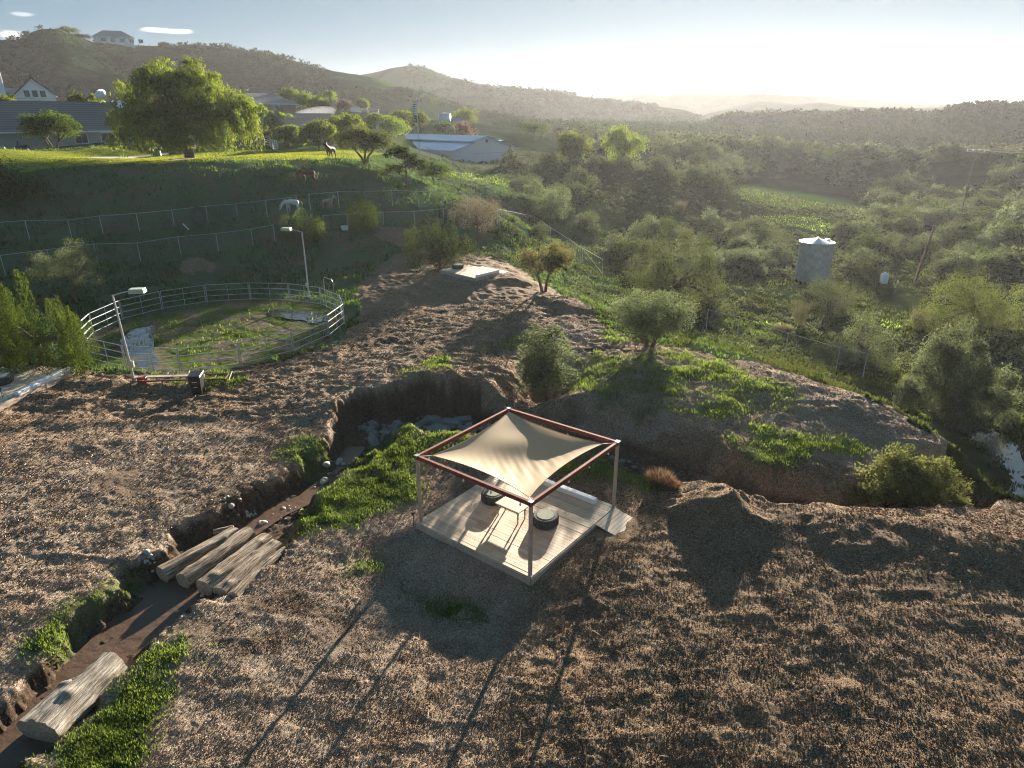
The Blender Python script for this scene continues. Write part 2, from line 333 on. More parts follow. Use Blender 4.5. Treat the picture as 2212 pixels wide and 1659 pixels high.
class MB:                                  # collects shapes into one mesh
    def __init__(s): s.v = []; s.f = []
    def add(s, V, Fc):
        b = len(s.v); s.v += [tuple(v) for v in V]; s.f += [tuple(i + b for i in f) for f in Fc]; return s
    def box(s, c, d, rz=0, M=None, taper=1.0):
        x, y, z = d[0] / 2, d[1] / 2, d[2] / 2
        vs = [(-x, -y, -z), (x, -y, -z), (x, y, -z), (-x, y, -z), (-x * taper, -y * taper, z), (x * taper, -y * taper, z), (x * taper, y * taper, z), (-x * taper, y * taper, z)]
        T = M if M is not None else Matrix.Rotation(rz, 3, 'Z')
        vs = [tuple(T @ Vector(v) + Vector(c)) for v in vs]
        return s.add(vs, [(0, 3, 2, 1), (4, 5, 6, 7), (0, 1, 5, 4), (1, 2, 6, 5), (2, 3, 7, 6), (3, 0, 4, 7)])
    def bar(s, a, b, w, h=None, up=(0, 0, 1)):
        a = Vector(a); b = Vector(b); d = b - a; L = d.length; d.normalize(); u = Vector(up)
        if abs(d.dot(u)) > .98: u = Vector((0, 1, 0))
        x = d.cross(u).normalized(); z = x.cross(d).normalized(); T = Matrix((x, d, z)).transposed()
        return s.box((a + b) / 2, (w, L, h or w), M=T)
    def tube(s, pts, rad, n=8, cap=True):
        pts = [Vector(p) for p in pts]
        if not hasattr(rad, '__len__'): rad = [rad] * len(pts)
        b = len(s.v); vs = []; px = None
        for i, p in enumerate(pts):
            d = (pts[min(i + 1, len(pts) - 1)] - pts[max(i - 1, 0)]).normalized()
            if px is None:
                u = Vector((0, 0, 1)) if abs(d.z) < .9 else Vector((0, 1, 0)); px = d.cross(u).normalized()
            px = (px - d * px.dot(d)).normalized(); py = d.cross(px)
            for k in range(n):
                a = 2 * math.pi * k / n; vs.append(p + (px * math.cos(a) + py * math.sin(a)) * rad[i])
        fs = []
        for i in range(len(pts) - 1):
            for k in range(n):
                fs.append((i * n + k, i * n + (k + 1) % n, (i + 1) * n + (k + 1) % n, (i + 1) * n + k))
        if cap: fs.append(tuple(range(n - 1, -1, -1))); fs.append(tuple((len(pts) - 1) * n + k for k in range(n)))
        return s.add(vs, fs)
    def lathe(s, prof, n=24, c=(0, 0, 0)):
        vs = []; fs = []
        for r_, z in prof:
            for k in range(n):
                a = 2 * math.pi * k / n; vs.append((c[0] + r_ * math.cos(a), c[1] + r_ * math.sin(a), c[2] + z))
        for i in range(len(prof) - 1):
            for k in range(n): fs.append((i * n + k, i * n + (k + 1) % n, (i + 1) * n + (k + 1) % n, (i + 1) * n + k))
        if prof[0][0] > 1e-4: fs.append(tuple(range(n - 1, -1, -1)))
        if prof[-1][0] > 1e-4: fs.append(tuple((len(prof) - 1) * n + k for k in range(n)))
        return s.add(vs, fs)
    def build(s, name, m, parent=None, smooth=False, bevel=0):
        o = mk(name, s.v, s.f, m, parent, smooth=smooth)
        if bevel:
            b = o.modifiers.new('bevel', 'BEVEL'); b.width = bevel; b.segments = 2; b.limit_method = 'ANGLE'
        return o
# ------------------------------------------------------------------ material helpers
class NT:
    def __init__(s, name):
        s.m = bpy.data.materials.new(name); s.m.use_nodes = True; s.t = s.m.node_tree; s.n = s.t.nodes
        s.b = s.n['Principled BSDF']; s.out = s.n['Material Output']
    def new(s, ty, **k):
        n = s.n.new(ty)
        for a, v in k.items(): setattr(n, a, v)
        return n
    def set(s, inp, v):
        if hasattr(v, 'is_linked') or isinstance(v, bpy.types.NodeSocket): s.t.links.new(v, inp)
        else:
            if isinstance(v, tuple) and len(v) == 3: v = (*v, 1)
            inp.default_value = v
    def attr(s, n): a = s.new('ShaderNodeAttribute'); a.attribute_name = n; return a.outputs['Fac']
    def obj(s): return s.new('ShaderNodeTexCoord').outputs['Object']
    def geo(s): return s.new('ShaderNodeNewGeometry').outputs['Position']
    def noise(s, sc_, det=3, rough=.5, vec=None, dist=0):
        n = s.new('ShaderNodeTexNoise'); n.inputs['Scale'].default_value = sc_; n.inputs['Detail'].default_value = det
        n.inputs['Roughness'].default_value = rough; n.inputs['Distortion'].default_value = dist
        if vec is not None: s.t.links.new(vec, n.inputs['Vector'])
        return n.outputs['Fac']
    def scale(s, v, k):
        m = s.new('ShaderNodeVectorMath', operation='MULTIPLY'); s.t.links.new(v, m.inputs[0]); m.inputs[1].default_value = k; return m.outputs[0]
    def ramp(s, f, st):
        r_ = s.new('ShaderNodeValToRGB'); e = r_.color_ramp.elements
        while len(e) < len(st): e.new(.5)
        for i, (p, c) in enumerate(st): e[i].position = p; e[i].color = (*c, 1) if len(c) == 3 else c
        s.t.links.new(f, r_.inputs[0]); return r_.outputs[0]
    def mix(s, f, a, b, ty='MIX'):
        n = s.new('ShaderNodeMix', data_type='RGBA', blend_type=ty); s.set(n.inputs[0], f); s.set(n.inputs[6], a); s.set(n.inputs[7], b); return n.outputs[2]
    def math(s, op, a, b=None, clamp=False):
        n = s.new('ShaderNodeMath', operation=op, use_clamp=clamp); s.set(n.inputs[0], a)
        if b is not None: s.set(n.inputs[1], b)
        return n.outputs[0]
    def bump(s, h, st=.5, d=.02):
        n = s.new('ShaderNodeBump'); n.inputs['Strength'].default_value = st; n.inputs['Distance'].default_value = d
        s.t.links.new(h, n.inputs['Height']); s.t.links.new(n.outputs[0], s.b.inputs['Normal'])
    def P(s, **k):
        for a, v in k.items():
            s.set(s.b.inputs[{'col': 'Base Color', 'rough': 'Roughness', 'metal': 'Metallic', 'spec': 'Specular IOR Level', 'alpha': 'Alpha', 'trans': 'Transmission Weight', 'ior': 'IOR'}[a]], v)
        return s
def simple(name, col, rough=.7, metal=0, var=.15, sc_=6, spec=.4):
    t = NT(name); n = t.noise(sc_, 4, .6, t.obj())
    d = tuple(c * (1 - var) for c in col); l = tuple(min(1, c * (1 + var)) for c in col)
    t.P(col=t.ramp(n, [(.3, d), (.7, l)]), rough=rough, metal=metal, spec=spec); return t.m
def leafmat(name, dark, light, trans=.4, tcol=None):
    t = NT(name); a = t.attr('rnd'); oi = t.new('ShaderNodeObjectInfo').outputs['Random']
    col = t.ramp(a, [(0, dark), (1, light)])
    hv = t.new('ShaderNodeHueSaturation'); t.t.links.new(col, hv.inputs['Color'])
    t.set(hv.inputs['Value'], t.math('ADD', t.math('MULTIPLY', oi, .5), .75)); t.set(hv.inputs['Hue'], t.math('ADD', t.math('MULTIPLY', oi, .03), .485))
    col = hv.outputs[0]
    t.P(col=col, rough=.95, spec=0.0)
    tr = t.new('ShaderNodeBsdfTranslucent'); 
    t.set(tr.inputs[0], t.mix(1.0, col, tcol or (1.35, 1.5, .7), 'MULTIPLY'))
    mx = t.new('ShaderNodeMixShader'); mx.inputs[0].default_value = trans
    t.t.links.new(t.b.outputs[0], mx.inputs[1]); t.t.links.new(tr.outputs[0], mx.inputs[2]); t.t.links.new(mx.outputs[0], t.out.inputs[0])
    return t.m
M = {}
# ground: mulch, wet gully soil, green cover, lawn, dry valley soil
def ground_mat():
    t = NT('ground'); p = t.geo()
    big = t.noise(.12, 3, .5, p); mid = t.noise(1.1, 4, .6, p); chip = t.noise(22, 3, .7, t.scale(p, (1, 1, .6)), 1.5); chip2 = t.noise(55, 2, .6, p)
    brown = t.ramp(chip, [(.28, (.045, .030, .020)), (.43, (.12, .078, .048)), (.56, (.24, .165, .105)), (.70, (.50, .40, .28))])
    pale = t.ramp(chip, [(.26, (.06, .043, .030)), (.40, (.18, .132, .094)), (.54, (.33, .255, .19)), (.68, (.52, .43, .34))])
    mulch = t.mix(t.ramp(t.math('ADD', t.attr('pale'), t.math('MULTIPLY', t.math('SUBTRACT', mid, .5), 1.1)), [(.25, (0, 0, 0)), (.75, (1, 1, 1))]), brown, pale)
    mud = t.ramp(t.noise(9, 4, .6, p), [(.3, (.03, .02, .014)), (.55, (.08, .055, .038)), (.75, (.15, .11, .08))])
    grass = t.ramp(t.noise(6, 4, .65, p), [(.3, (.025, .045, .014)), (.6, (.055, .095, .026)), (.8, (.10, .15, .045))])
    slope = t.mix(t.ramp(t.noise(.5, 5, .65, p), [(.35, (0, 0, 0)), (.62, (1, 1, 1))]), (.055, .115, .050), (.095, .10, .065))
    slope = t.mix(t.ramp(chip, [(.35, (0, 0, 0)), (.65, (1, 1, 1))]), t.mix(1, slope, (.5, .5, .5), 'MULTIPLY'), t.mix(1, slope, (1.5, 1.5, 1.4), 'MULTIPLY'))
    dry = t.mix(t.ramp(t.noise(.10, 5, .6, p), [(.4, (0, 0, 0)), (.6, (1, 1, 1))]), (.026, .044, .016), (.042, .050, .024))
    dry = t.mix(t.ramp(t.noise(1.2, 4, .7, p), [(.35, (0, 0, 0)), (.65, (1, 1, 1))]), t.mix(1, dry, (.6, .6, .6), 'MULTIPLY'), dry)
    lawn = t.ramp(t.noise(1.5, 5, .6, p), [(.3, (.13, .17, .03)), (.7, (.24, .26, .06))])
    penc = t.mix(t.ramp(t.noise(.55, 5, .65, p), [(.42, (0, 0, 0)), (.56, (1, 1, 1))]), (.16, .135, .10), (.085, .125, .03))
    penc = t.mix(t.ramp(t.noise(8, 3, .6, p), [(.3, (0, 0, 0)), (.7, (1, 1, 1))]), t.mix(1, penc, (.5, .5, .5), 'MULTIPLY'), penc)
    c = t.mix(t.attr('slope'), dry, slope); c = t.mix(t.attr('mulch'), c, mulch); c = t.mix(t.attr('pen'), c, penc); c = t.mix(t.attr('lawn'), c, lawn)
    c = t.mix(t.attr('grass'), c, grass); c = t.mix(t.attr('mud'), c, mud)
    t.P(col=c, rough=1, spec=t.math('MULTIPLY', t.attr('mulch'), .06)); t.bump(t.math('ADD', chip, t.math('MULTIPLY', chip2, .5)), .9, .035)
    return t.m
M['ground'] = ground_mat()
def hills_mat():
    t = NT('hills'); p = t.geo()
    a = t.noise(.035, 6, .6, p); b = t.noise(.35, 4, .7, p)
    c = t.mix(t.ramp(a, [(.42, (0, 0, 0)), (.58, (1, 1, 1))]), (.014, .029, .016), (.030, .051, .025))
    c = t.mix(t.ramp(b, [(.35, (0, 0, 0)), (.6, (1, 1, 1))]), t.mix(1, c, (.45, .45, .45), 'MULTIPLY'), c)
    c = t.mix(t.attr('grass'), c, (.060, .115, .030))
    t.P(col=c, rough=1, spec=0.0); t.bump(b, .8, .8); return t.m
M['hills'] = hills_mat()
M['leaf_olive'] = leafmat('olive_leaf', (.055, .068, .044), (.215, .235, .165), .36, (1.3, 1.45, .85))
M['leaf_oak'] = leafmat('oak_leaf', (.026, .040, .018), (.11, .135, .055), .35)
M['leaf_juniper'] = leafmat('juniper_leaf', (.018, .030, .010), (.080, .10, .028), .25)
M['leaf_pepper'] = leafmat('pepper_leaf', (.055, .085, .022), (.20, .245, .07), .45, (1.5, 1.5, .6))
M['leaf_scrub'] = leafmat('scrub_leaf', (.042, .052, .032), (.155, .170, .108), .33, (1.25, 1.35, .85))
M['leaf_dead'] = leafmat('dead_twig', (.12, .10, .08), (.34, .30, .24), .2, (1.2, 1.1, .9))
M['leaf_rust'] = leafmat('rust_leaf', (.14, .07, .04), (.32, .19, .11), .3, (1.3, 1.1, .9))
M['blade'] = leafmat('grass_blade', (.06, .092, .026), (.21, .26, .08), .44, (1.3, 1.4, .7))
M['straw'] = leafmat('straw_blade', (.10, .09, .05), (.22, .20, .13), .25, (1.2, 1.15, .9))
M['dry_rust'] = leafmat('rust_stem', (.10, .06, .04), (.24, .16, .11), .3, (1.2, 1.1, .9))
M['bark'] = simple('bark', (.11, .085, .065), .9, var=.4, sc_=12)
def chipmat():
    t = NT('wood_chips'); a = t.attr('rnd')
    t.P(col=t.ramp(a, [(0, (.045, .028, .018)), (.28, (.13, .080, .050)), (.52, (.25, .172, .115)), (.78, (.38, .295, .22)), (1, (.55, .48, .40))]), rough=.75, spec=.2)
    return t.m
M['chips'] = chipmat()
def woodmat(name, base, dark, ax=(18, 1.5, 18), rough=.7):
    t = NT(name); n = t.noise(4, 5, .65, t.scale(t.obj(), ax), .6); k = t.noise(2.2, 3, .5, t.obj())
    pl = t.ramp(n, [(.25, dark), (.6, base), (.85, tuple(min(1, c * 1.2) for c in base))])
    c = t.mix(t.ramp(k, [(.35, (0, 0, 0)), (.7, (1, 1, 1))]), t.mix(1, pl, (.78, .76, .74), 'MULTIPLY'), pl)
    t.P(col=c, rough=rough); t.bump(n, .3, .01); return t
def plank_mat():                            # pale boards, each with its own tone
    t = woodmat('deck_board', (.60, .52, .44), (.40, .32, .25), (3, 26, 3))
    return t.m
M['plank'] = plank_mat()
def add_rnd(t, amt=.35):
    base = t.b.inputs['Base Color'].links[0].from_socket
    f = t.attr('rnd'); c = t.mix(1, base, t.ramp(f, [(0, (1 - amt,) * 3), (1, (1, 1, 1))]), 'MULTIPLY'); t.set(t.b.inputs['Base Color'], c)
_t = woodmat('deck_boards', (.80, .63, .46), (.56, .42, .29), (26, 3, 3)); add_rnd(_t, .32); M['boards'] = _t.m
M['post'] = woodmat('pale_post', (.55, .43, .34), (.36, .26, .20), (14, 14, 1.2)).m
M['redbeam'] = woodmat('red_stain', (.24, .060, .032), (.14, .035, .02), (2, 2, 2), .85).m
M['grey_wood'] = woodmat('grey_wood', (.42, .36, .29), (.16, .12, .09), (16, 1.2, 16), .8).m
M['log_end'] = simple('log_end', (.36, .28, .20), .8, var=.35, sc_=14)
M['white'] = simple('white_paint', (.80, .80, .80), .5, var=.04)
M['steel'] = simple('galvanised_steel', (.46, .50, .53), .42, .75, var=.15, sc_=5)
M['pipe'] = simple('grey_pipe', (.33, .36, .38), .5, .3, var=.15, sc_=5)
M['black'] = simple('black_plastic', (.018, .018, .02), .4, var=.2)
M['rubber'] = simple('tyre_rubber', (.065, .068, .058), .85, var=.3, sc_=9)
M['cushion'] = simple('grey_cushion', (.21, .23, .19), .9, var=.12, sc_=9)
M['rust'] = simple('rusty_iron', (.13, .065, .045), .85, var=.45, sc_=9)
M['red'] = simple('red_plastic', (.42, .02, .02), .45, var=.15)
M['lamp'] = simple('lamp_housing', (.42, .46, .38), .55, .1, var=.12)
M['stone'] = simple('river_stone', (.33, .30, .26), .8, var=.35, sc_=4)
M['stone2'] = simple('pale_rubble', (.17, .168, .16), .85, var=.25, sc_=3)
M['concrete'] = simple('concrete', (.42, .37, .33), .85, var=.12, sc_=1.2)
M['glass'] = NT('window_glass').P(col=(.03, .04, .05), rough=.08, spec=.8).m
M['stucco'] = simple('grey_stucco', (.38, .41, .42), .9, var=.06, sc_=2)
M['brickw'] = simple('brick_wall', (.33, .20, .16), .9, var=.15, sc_=8)
M['barnwall'] = simple('lavender_siding', (.66, .65, .70), .7, var=.05, sc_=2)
M['poolwater'] = NT('pool_water').P(col=(.05, .16, .17), rough=.05, spec=.6).m
def roofmat(name, a, b, sc_=3.0, axis='Z'):
    t = NT(name); p = t.obj(); w = t.new('ShaderNodeTexWave'); w.wave_type = 'BANDS'; w.bands_direction = axis; w.wave_profile = 'SAW'
    w.inputs['Scale'].default_value = sc_; w.inputs['Distortion'].default_value = .4; w.inputs['Detail'].default_value = 2; t.t.links.new(p, w.inputs['Vector'])
    c = t.mix(w.outputs['Fac'], a, b); c = t.mix(t.math('MULTIPLY', t.noise(2.5, 4, .6, p), .5), c, t.mix(1, c, (.6, .6, .6), 'MULTIPLY'))
    t.P(col=c, rough=.8); t.bump(w.outputs['Fac'], .6, .06); return t.m
M['roof'] = roofmat('tile_roof', (.25, .22, .20), (.10, .088, .082), 1.1)
M['roof_tan'] = roofmat('tan_roof', (.22, .185, .165), (.14, .12, .11), 1.6)
M['roof_grey'] = simple('shingle_roof', (.17, .17, .18), .85, var=.2, sc_=3)
M['roof_metal'] = roofmat('sheet_metal_roof', (.52, .66, .82), (.44, .58, .76), 1.2, 'X'); _b = M['roof_metal'].node_tree.nodes['Principled BSDF']; _b.inputs['Roughness'].default_value = .38; _b.inputs['Metallic'].default_value = .35
def sailmat():
    t = NT('shade_cloth'); n = t.noise(220, 2, .5, t.obj()); n2 = t.noise(3, 3, .5, t.obj())
    c = t.ramp(n, [(.35, (.42, .32, .205)), (.65, (.60, .47, .31))])
    c = t.mix(t.math('MULTIPLY', n2, .25), c, (.40, .33, .25)); t.P(col=c, rough=.8, spec=.2)
    tr = t.new('ShaderNodeBsdfTranslucent'); t.set(tr.inputs[0], (.50, .36, .20)); mx = t.new('ShaderNodeMixShader'); mx.inputs[0].default_value = .3
    t.t.links.new(t.b.outputs[0], mx.inputs[1]); t.t.links.new(tr.outputs[0], mx.inputs[2]); t.t.links.new(mx.outputs[0], t.out.inputs[0]); return t.m
M['sail'] = sailmat()
def linkmat():                              # woven wire: fine diamond pattern, the rest open
    t = NT('chain_link'); uv = t.new('ShaderNodeUVMap').outputs[0]; sx = t.new('ShaderNodeSeparateXYZ'); t.t.links.new(uv, sx.inputs[0])
    def w(op):
        v = t.math('FRACT', t.math('MULTIPLY', t.math(op, sx.outputs[0], sx.outputs[1]), 11.0)); return t.math('LESS_THAN', v, .045)
    f = t.math('MAXIMUM', w('ADD'), w('SUBTRACT')); t.P(col=(.22, .24, .25), rough=.5, metal=.3, alpha=f); return t.m
M['link'] = linkmat()
def watermat(name, col, rough=.04, wave=.02):
    t = NT(name); t.P(col=col, rough=rough, spec=1.0, ior=1.6); t.bump(t.noise(3.5, 3, .5, t.geo()), wave, .1); return t.m
M['brown_water'] = watermat('brown_water', (.095, .062, .043), .2, .3); _b = M['brown_water'].node_tree.nodes['Principled BSDF']; _b.inputs['IOR'].default_value = 1.3; _b.inputs['Specular IOR Level'].default_value = .35
M['puddle'] = watermat('puddle_water', (.03, .035, .04), .03, .04)
M['corr'] = None
# ------------------------------------------------------------------ ground sheets
NA, NR, A0, A1, R0, R1 = 1020, 1230, R(-54), R(54), 7.0, 165.0
ga = np.linspace(A0, A1, NA); gr_ = np.exp(np.linspace(math.log(R0), math.log(R1), NR))
GA, GRR = np.meshgrid(ga, gr_, indexing='ij')
GX = GRR * np.sin(GA); GY = GRR * np.cos(GA)
GM = masks(GX, GY)
GH = smooth_h(GX, GY) + fine_h(GX, GY, GM)
def samp(A, X, Y):
    u = (np.arctan2(X, Y) - A0) / (A1 - A0) * (NA - 1); v = (np.log(np.maximum(np.hypot(X, Y), R0)) - math.log(R0)) / math.log(R1 / R0) * (NR - 1)
    u = np.clip(u, 0, NA - 1.001); v = np.clip(v, 0, NR - 1.001); i = u.astype(int); j = v.astype(int); fu = u - i; fv = v - j
    return (A[i, j] * (1 - fu) + A[i + 1, j] * fu) * (1 - fv) + (A[i, j + 1] * (1 - fu) + A[i + 1, j + 1] * fu) * fv
def hz(x, y):
    x = np.asarray(x, float); y = np.asarray(y, float)
    if x.ndim == 0:
        if R0 < math.hypot(x, y) < R1 - 1: return float(samp(GH, x, y))
        return float(smooth_h(x.reshape(1), y.reshape(1))[0])
    return samp(GH, x, y)
def gridfaces(n, m):
    i, j = np.meshgrid(np.arange(n - 1), np.arange(m - 1), indexing='ij'); k = (i * m + j).ravel()
    return np.stack([k, k + m, k + m + 1, k + 1], 1)[:, ::-1]
_x = GX; _y = GY; _r = np.hypot(GX, GY)
_xj = _x + 1.2 * fbm(_x * .4, _y * .4, 3, 92)
pale = np.clip(.32 + .3 * sstep(1.2, -1.2, _xj) * sstep(32, 27, _r) - .35 * sstep(.5, 3, _xj) * sstep(28, 26, _r) - .25 * sstep(35, 40, _r) + .3 * fbm(_x * .12, _y * .12, 2, 91), 0, 1)
pale = np.where((_x > 3) & (_r > 27) & (_r < 40), .55, pale)
slope = sstep(16, -2, _x + 6 * vn(_x * .07, _y * .07, 93) + 2 * vn(_x * .4, _y * .4, 94)) * (1 - GM['mulch']) * (1 - GM['lawn'])
mud = np.where(_x > -1.5, sstep(.6, .9, GM['gully']), sstep(.06, .35, GM['gully'] + .08 * vn(_x * 5, _y * 5, 19))) * np.where(GM['grass'] > .5, .35, 1)
tm = np.zeros(_x.shape)
for P_ in [poly([(340,1085),(450,1060),(640,1060),(660,1120),(560,1140),(340,1150)]), poly([(540,1290),(640,1270),(700,1330),(600,1400),(540,1420),(450,1400)])]:
    tm = np.maximum(tm, inside(_x + .3 * vn(_x * 2, _y * 2, 4), _y + .3 * vn(_x * 2, _y * 2, 8), P_) * .8)
bare = sstep(.30, .62, fbm(_x * .42, _y * .42, 3, 27)) * GM['mulch'] * .6 * (_r < 45)
mud = np.maximum(mud, bare)
mud = np.maximum(mud, tm * sstep(-.5, .3, vn(_x * 1.5, _y * 1.5, 14)))
dark_tracks = 0
at = dict(mulch=GM['mulch'], grass=GM['grass'] * .85, lawn=GM['lawn'], pen=GM['pen'], slope=slope, mud=mud, pale=pale)
o = mk('ground', np.stack([GX.ravel(), GY.ravel(), GH.ravel()], 1), gridfaces(NA, NR), M['ground'], attrs=at, smooth=False); tag(o, kind='structure')
# rest of the ground round and behind the camera, coarse
def patch(name, az, rs, m, drop=0.0):
    A_, R_ = np.meshgrid(az, rs, indexing='ij'); X = R_ * np.sin(A_); Y = R_ * np.cos(A_)
    Z = smooth_h(X, Y) - drop; Mk = masks(X, Y)
    at = dict(mulch=Mk['mulch'], grass=Mk['grass'], lawn=Mk['lawn'], pen=Mk['pen'] * 0, slope=sstep(8, 0, X) * (1 - Mk['mulch']), mud=Mk['gully'], pale=X * 0 + .5)
    if name == 'hills': AZ = np.degrees(np.arctan2(X, Y)); at['grass'] = np.maximum(sstep(.05, .45, vn(X * .012, Y * .012, 5)) * sstep(-18, -14, AZ) * sstep(-1, -5, AZ) * (np.hypot(X, Y) > 240), sstep(.25, .5, vn(X * .02, Y * .02, 6)) * .6 * (np.hypot(X, Y) < 330))
    return mk(name, np.stack([X.ravel(), Y.ravel(), Z.ravel()], 1), gridfaces(len(az), len(rs)), m, attrs=at)
tag(patch('ground', np.linspace(R(-180), R(180), 240), np.exp(np.linspace(math.log(.4), math.log(7.3), 30)), M['ground'], .06), kind='structure')
tag(patch('ground', np.linspace(R(53.6), R(306.4), 260), np.exp(np.linspace(math.log(6.6), math.log(400), 110)), M['ground'], .05), kind='structure')
tag(patch('hills', np.linspace(R(-72), R(72), 900), np.exp(np.linspace(math.log(158), math.log(1480), 560)), M['hills'], .12), kind='structure')

# ------------------------------------------------------------------ loose mulch and grass (nobody could count them)
def leaves(P0, ax, ln, wd, rng, flat=None):
    n = len(P0); t = rng.normal(size=(n, 3))
    if flat is not None: t = np.cross(ax, flat) + t * .35
    b = np.cross(ax, t); b /= np.linalg.norm(b, axis=1)[:, None] + 1e-9
    ln = np.broadcast_to(ln, (n,))[:, None]; wd = np.broadcast_to(wd, (n,))[:, None]
    mid = P0 + ax * ln * .5
    V = np.stack([P0, mid + b * wd * .5, P0 + ax * ln, mid - b * wd * .5], 1).reshape(-1, 3)
    return V, np.arange(n * 4, dtype=np.int32).reshape(-1, 4)
def nrm(a): return a / (np.linalg.norm(a, axis=1)[:, None] + 1e-9)
rng = np.random.default_rng(5)
N = 900000
a = rng.uniform(R(-50), R(50), N); r = np.exp(rng.uniform(math.log(8.5), math.log(46), N)); X = r * np.sin(a); Y = r * np.cos(a)
mm = samp(GM['mulch'], X, Y); gg = samp(GM['gully'], X, Y); gs = samp(GM['grass'], X, Y)
dk = (np.abs((X - .2) * .615 + (Y - 19.5) * .789) < 2.6) & (np.abs(-(X - .2) * .789 + (Y - 19.5) * .615) < 2.55)
rp = ((X - 3.3) ** 2 + (Y - 19.0) ** 2 < .9)
pn = (X - PEN_C[0]) ** 2 + (Y - PEN_C[1]) ** 2 < (PEN_R + .2) ** 2
bb = samp(bare, X, Y)
k = (mm > .5) & (bb * 1.3 < rng.random(N)) & (gg < np.where(X > -1.5, .75, .3) + .25 * rng.random(N)) & (gs < .6) & ~dk & ~rp & ~pn & (vn(X * 2.2, Y * 2.2, 88) + rng.random(N) * 1.3 > .15)
X = X[k]; Y = Y[k]; r = r[k]; n = len(X)
th = rng.normal(size=n) * .9 + 1.2 * vn(X * .5, Y * .5, 44) * 2; tilt = rng.normal(size=n) * .30 + .06
ax = np.stack([np.cos(th) * np.cos(tilt), np.sin(th) * np.cos(tilt), np.sin(tilt)], 1)
ln = rng.uniform(.04, .105, n) * np.clip(r / 24, .6, 1.2); wd = ln * rng.uniform(.16, .38, n)
V, Fc = leaves(np.stack([X, Y, hz(X, Y) + .006 + .01 * rng.random(n)], 1), ax, ln, wd, rng, np.array([[0, 0, 1.]]))
pl_ = samp(pale, X, Y)
rv = np.clip(rng.random(n) * .75 + (pl_ - .35) * .45 + .15 * vn(X * .8, Y * .8, 45), 0, 1)
tag(mk('wood_chip_litter', V, Fc, M['chips'], attrs={'rnd': np.repeat(rv, 4)}), kind='stuff')
# a few longer sticks
N = 420; a = rng.uniform(R(-48), R(48), N); r = np.exp(rng.uniform(math.log(10), math.log(30), N)); X = r * np.sin(a); Y = r * np.cos(a)
k = (samp(GM['mulch'], X, Y) > .5) & (samp(GM['gully'], X, Y) < .1) & ~((np.abs((X - .2) * .615 + (Y - 19.5) * .789) < 2.9) & (np.abs(-(X - .2) * .789 + (Y - 19.5) * .615) < 2.9)); X = X[k]; Y = Y[k]; n = len(X)
th = rng.uniform(0, 6.28, n); tl = rng.uniform(-.05, .35, n); ax = np.stack([np.cos(th) * np.cos(tl), np.sin(th) * np.cos(tl), np.sin(tl)], 1)
V, Fc = leaves(np.stack([X, Y, hz(X, Y) + .02], 1), ax, rng.uniform(.25, .6, n), .018, rng)
tag(mk('twig_litter', V, Fc, M['chips'], attrs={'rnd': np.repeat(rng.uniform(.3, .65, n), 4)}), kind='stuff')
def grass_on(name, n, lo, hi, cond, hgt, m, seed, lean=.35, wfac=.10, clump=.35):
    g = np.random.default_rng(seed); a = g.uniform(R(-50), R(50), n); r = np.exp(g.uniform(math.log(lo), math.log(hi), n)); X = r * np.sin(a); Y = r * np.cos(a)
    k = cond(X, Y, g); X = X[k]; Y = Y[k]; r = r[k]; n = len(X)
    cl = 1 + clump * vn(X * 2.5, Y * 2.5, seed) + clump * .8 * vn(X * .9, Y * .9, seed + 3)
    th = g.uniform(0, 6.28, n); tl = np.abs(g.normal(size=n)) * lean; ax = nrm(np.stack([np.cos(th) * tl, np.sin(th) * tl, np.ones(n)], 1))
    ln = hgt * cl * g.uniform(.5, 1.2, n) * np.clip(r / 28, .8, 1.6); V, Fc = leaves(np.stack([X, Y, hz(X, Y) - .02], 1), ax, ln, ln * wfac * g.uniform(.8, 1.6, n), g)
    rv = np.clip(g.random(n) * .8 + .2 * vn(X * 1.3, Y * 1.3, 46), 0, 1)
    return tag(mk(name, V, Fc, m, attrs={'rnd': np.repeat(rv, 4)}), kind='stuff')
grass_on('green_grass', 2600000, 9, 60, lambda X, Y, g: (samp(GM['grass'], X + g.normal(size=len(X)) * .22, Y + g.normal(size=len(X)) * .22) * (.85 + .5 * vn(X * 2.1, Y * 2.1, 17) + .35 * vn(X * .8, Y * .8, 16)) > g.random(len(X))) & (samp(GM['gully'], X, Y) < .75), .15, M['blade'], 11, wfac=.16)
grass_on('slope_grass', 260000, 33, 110, lambda X, Y, g: (samp(slope, X, Y) > g.random(len(X))) & ((X - PEN_C[0]) ** 2 + (Y - PEN_C[1]) ** 2 > 64) & (vn(X * .6, Y * .6, 12) > -.35), .16, leafmat('slope_blade', (.04, .075, .03), (.11, .155, .06), .4), 12, wfac=.3)
grass_on('pen_grass', 34000, 32, 53, lambda X, Y, g: ((X - PEN_C[0]) ** 2 + (Y - PEN_C[1]) ** 2 < 56) & (vn(X * .55, Y * .55, 13) + .5 * vn(X * 2, Y * 2, 15) > .05), .10, M['blade'], 13, wfac=.3)
grass_on('lawn_grass', 500000, 70, 125, lambda X, Y, g: samp(GM['lawn'], X, Y) > .5, .055, leafmat('lawn_blade', (.10, .12, .03), (.24, .25, .07), .5, (1.4, 1.4, .5)), 16, wfac=.6, clump=.1, lean=.6)
grass_on('valley_grass', 420000, 22, 160, lambda X, Y, g: (samp(slope, X, Y) < .9) & (samp(GM['mulch'], X, Y) < .5) & (X > -5) & (vn(X * .25, Y * .25, 18) + .6 * vn(X, Y, 19) > -.15 + .3 * g.random(len(X))), .16, leafmat('valley_blade', (.04, .058, .02), (.12, .125, .06), .3), 14, wfac=.35)
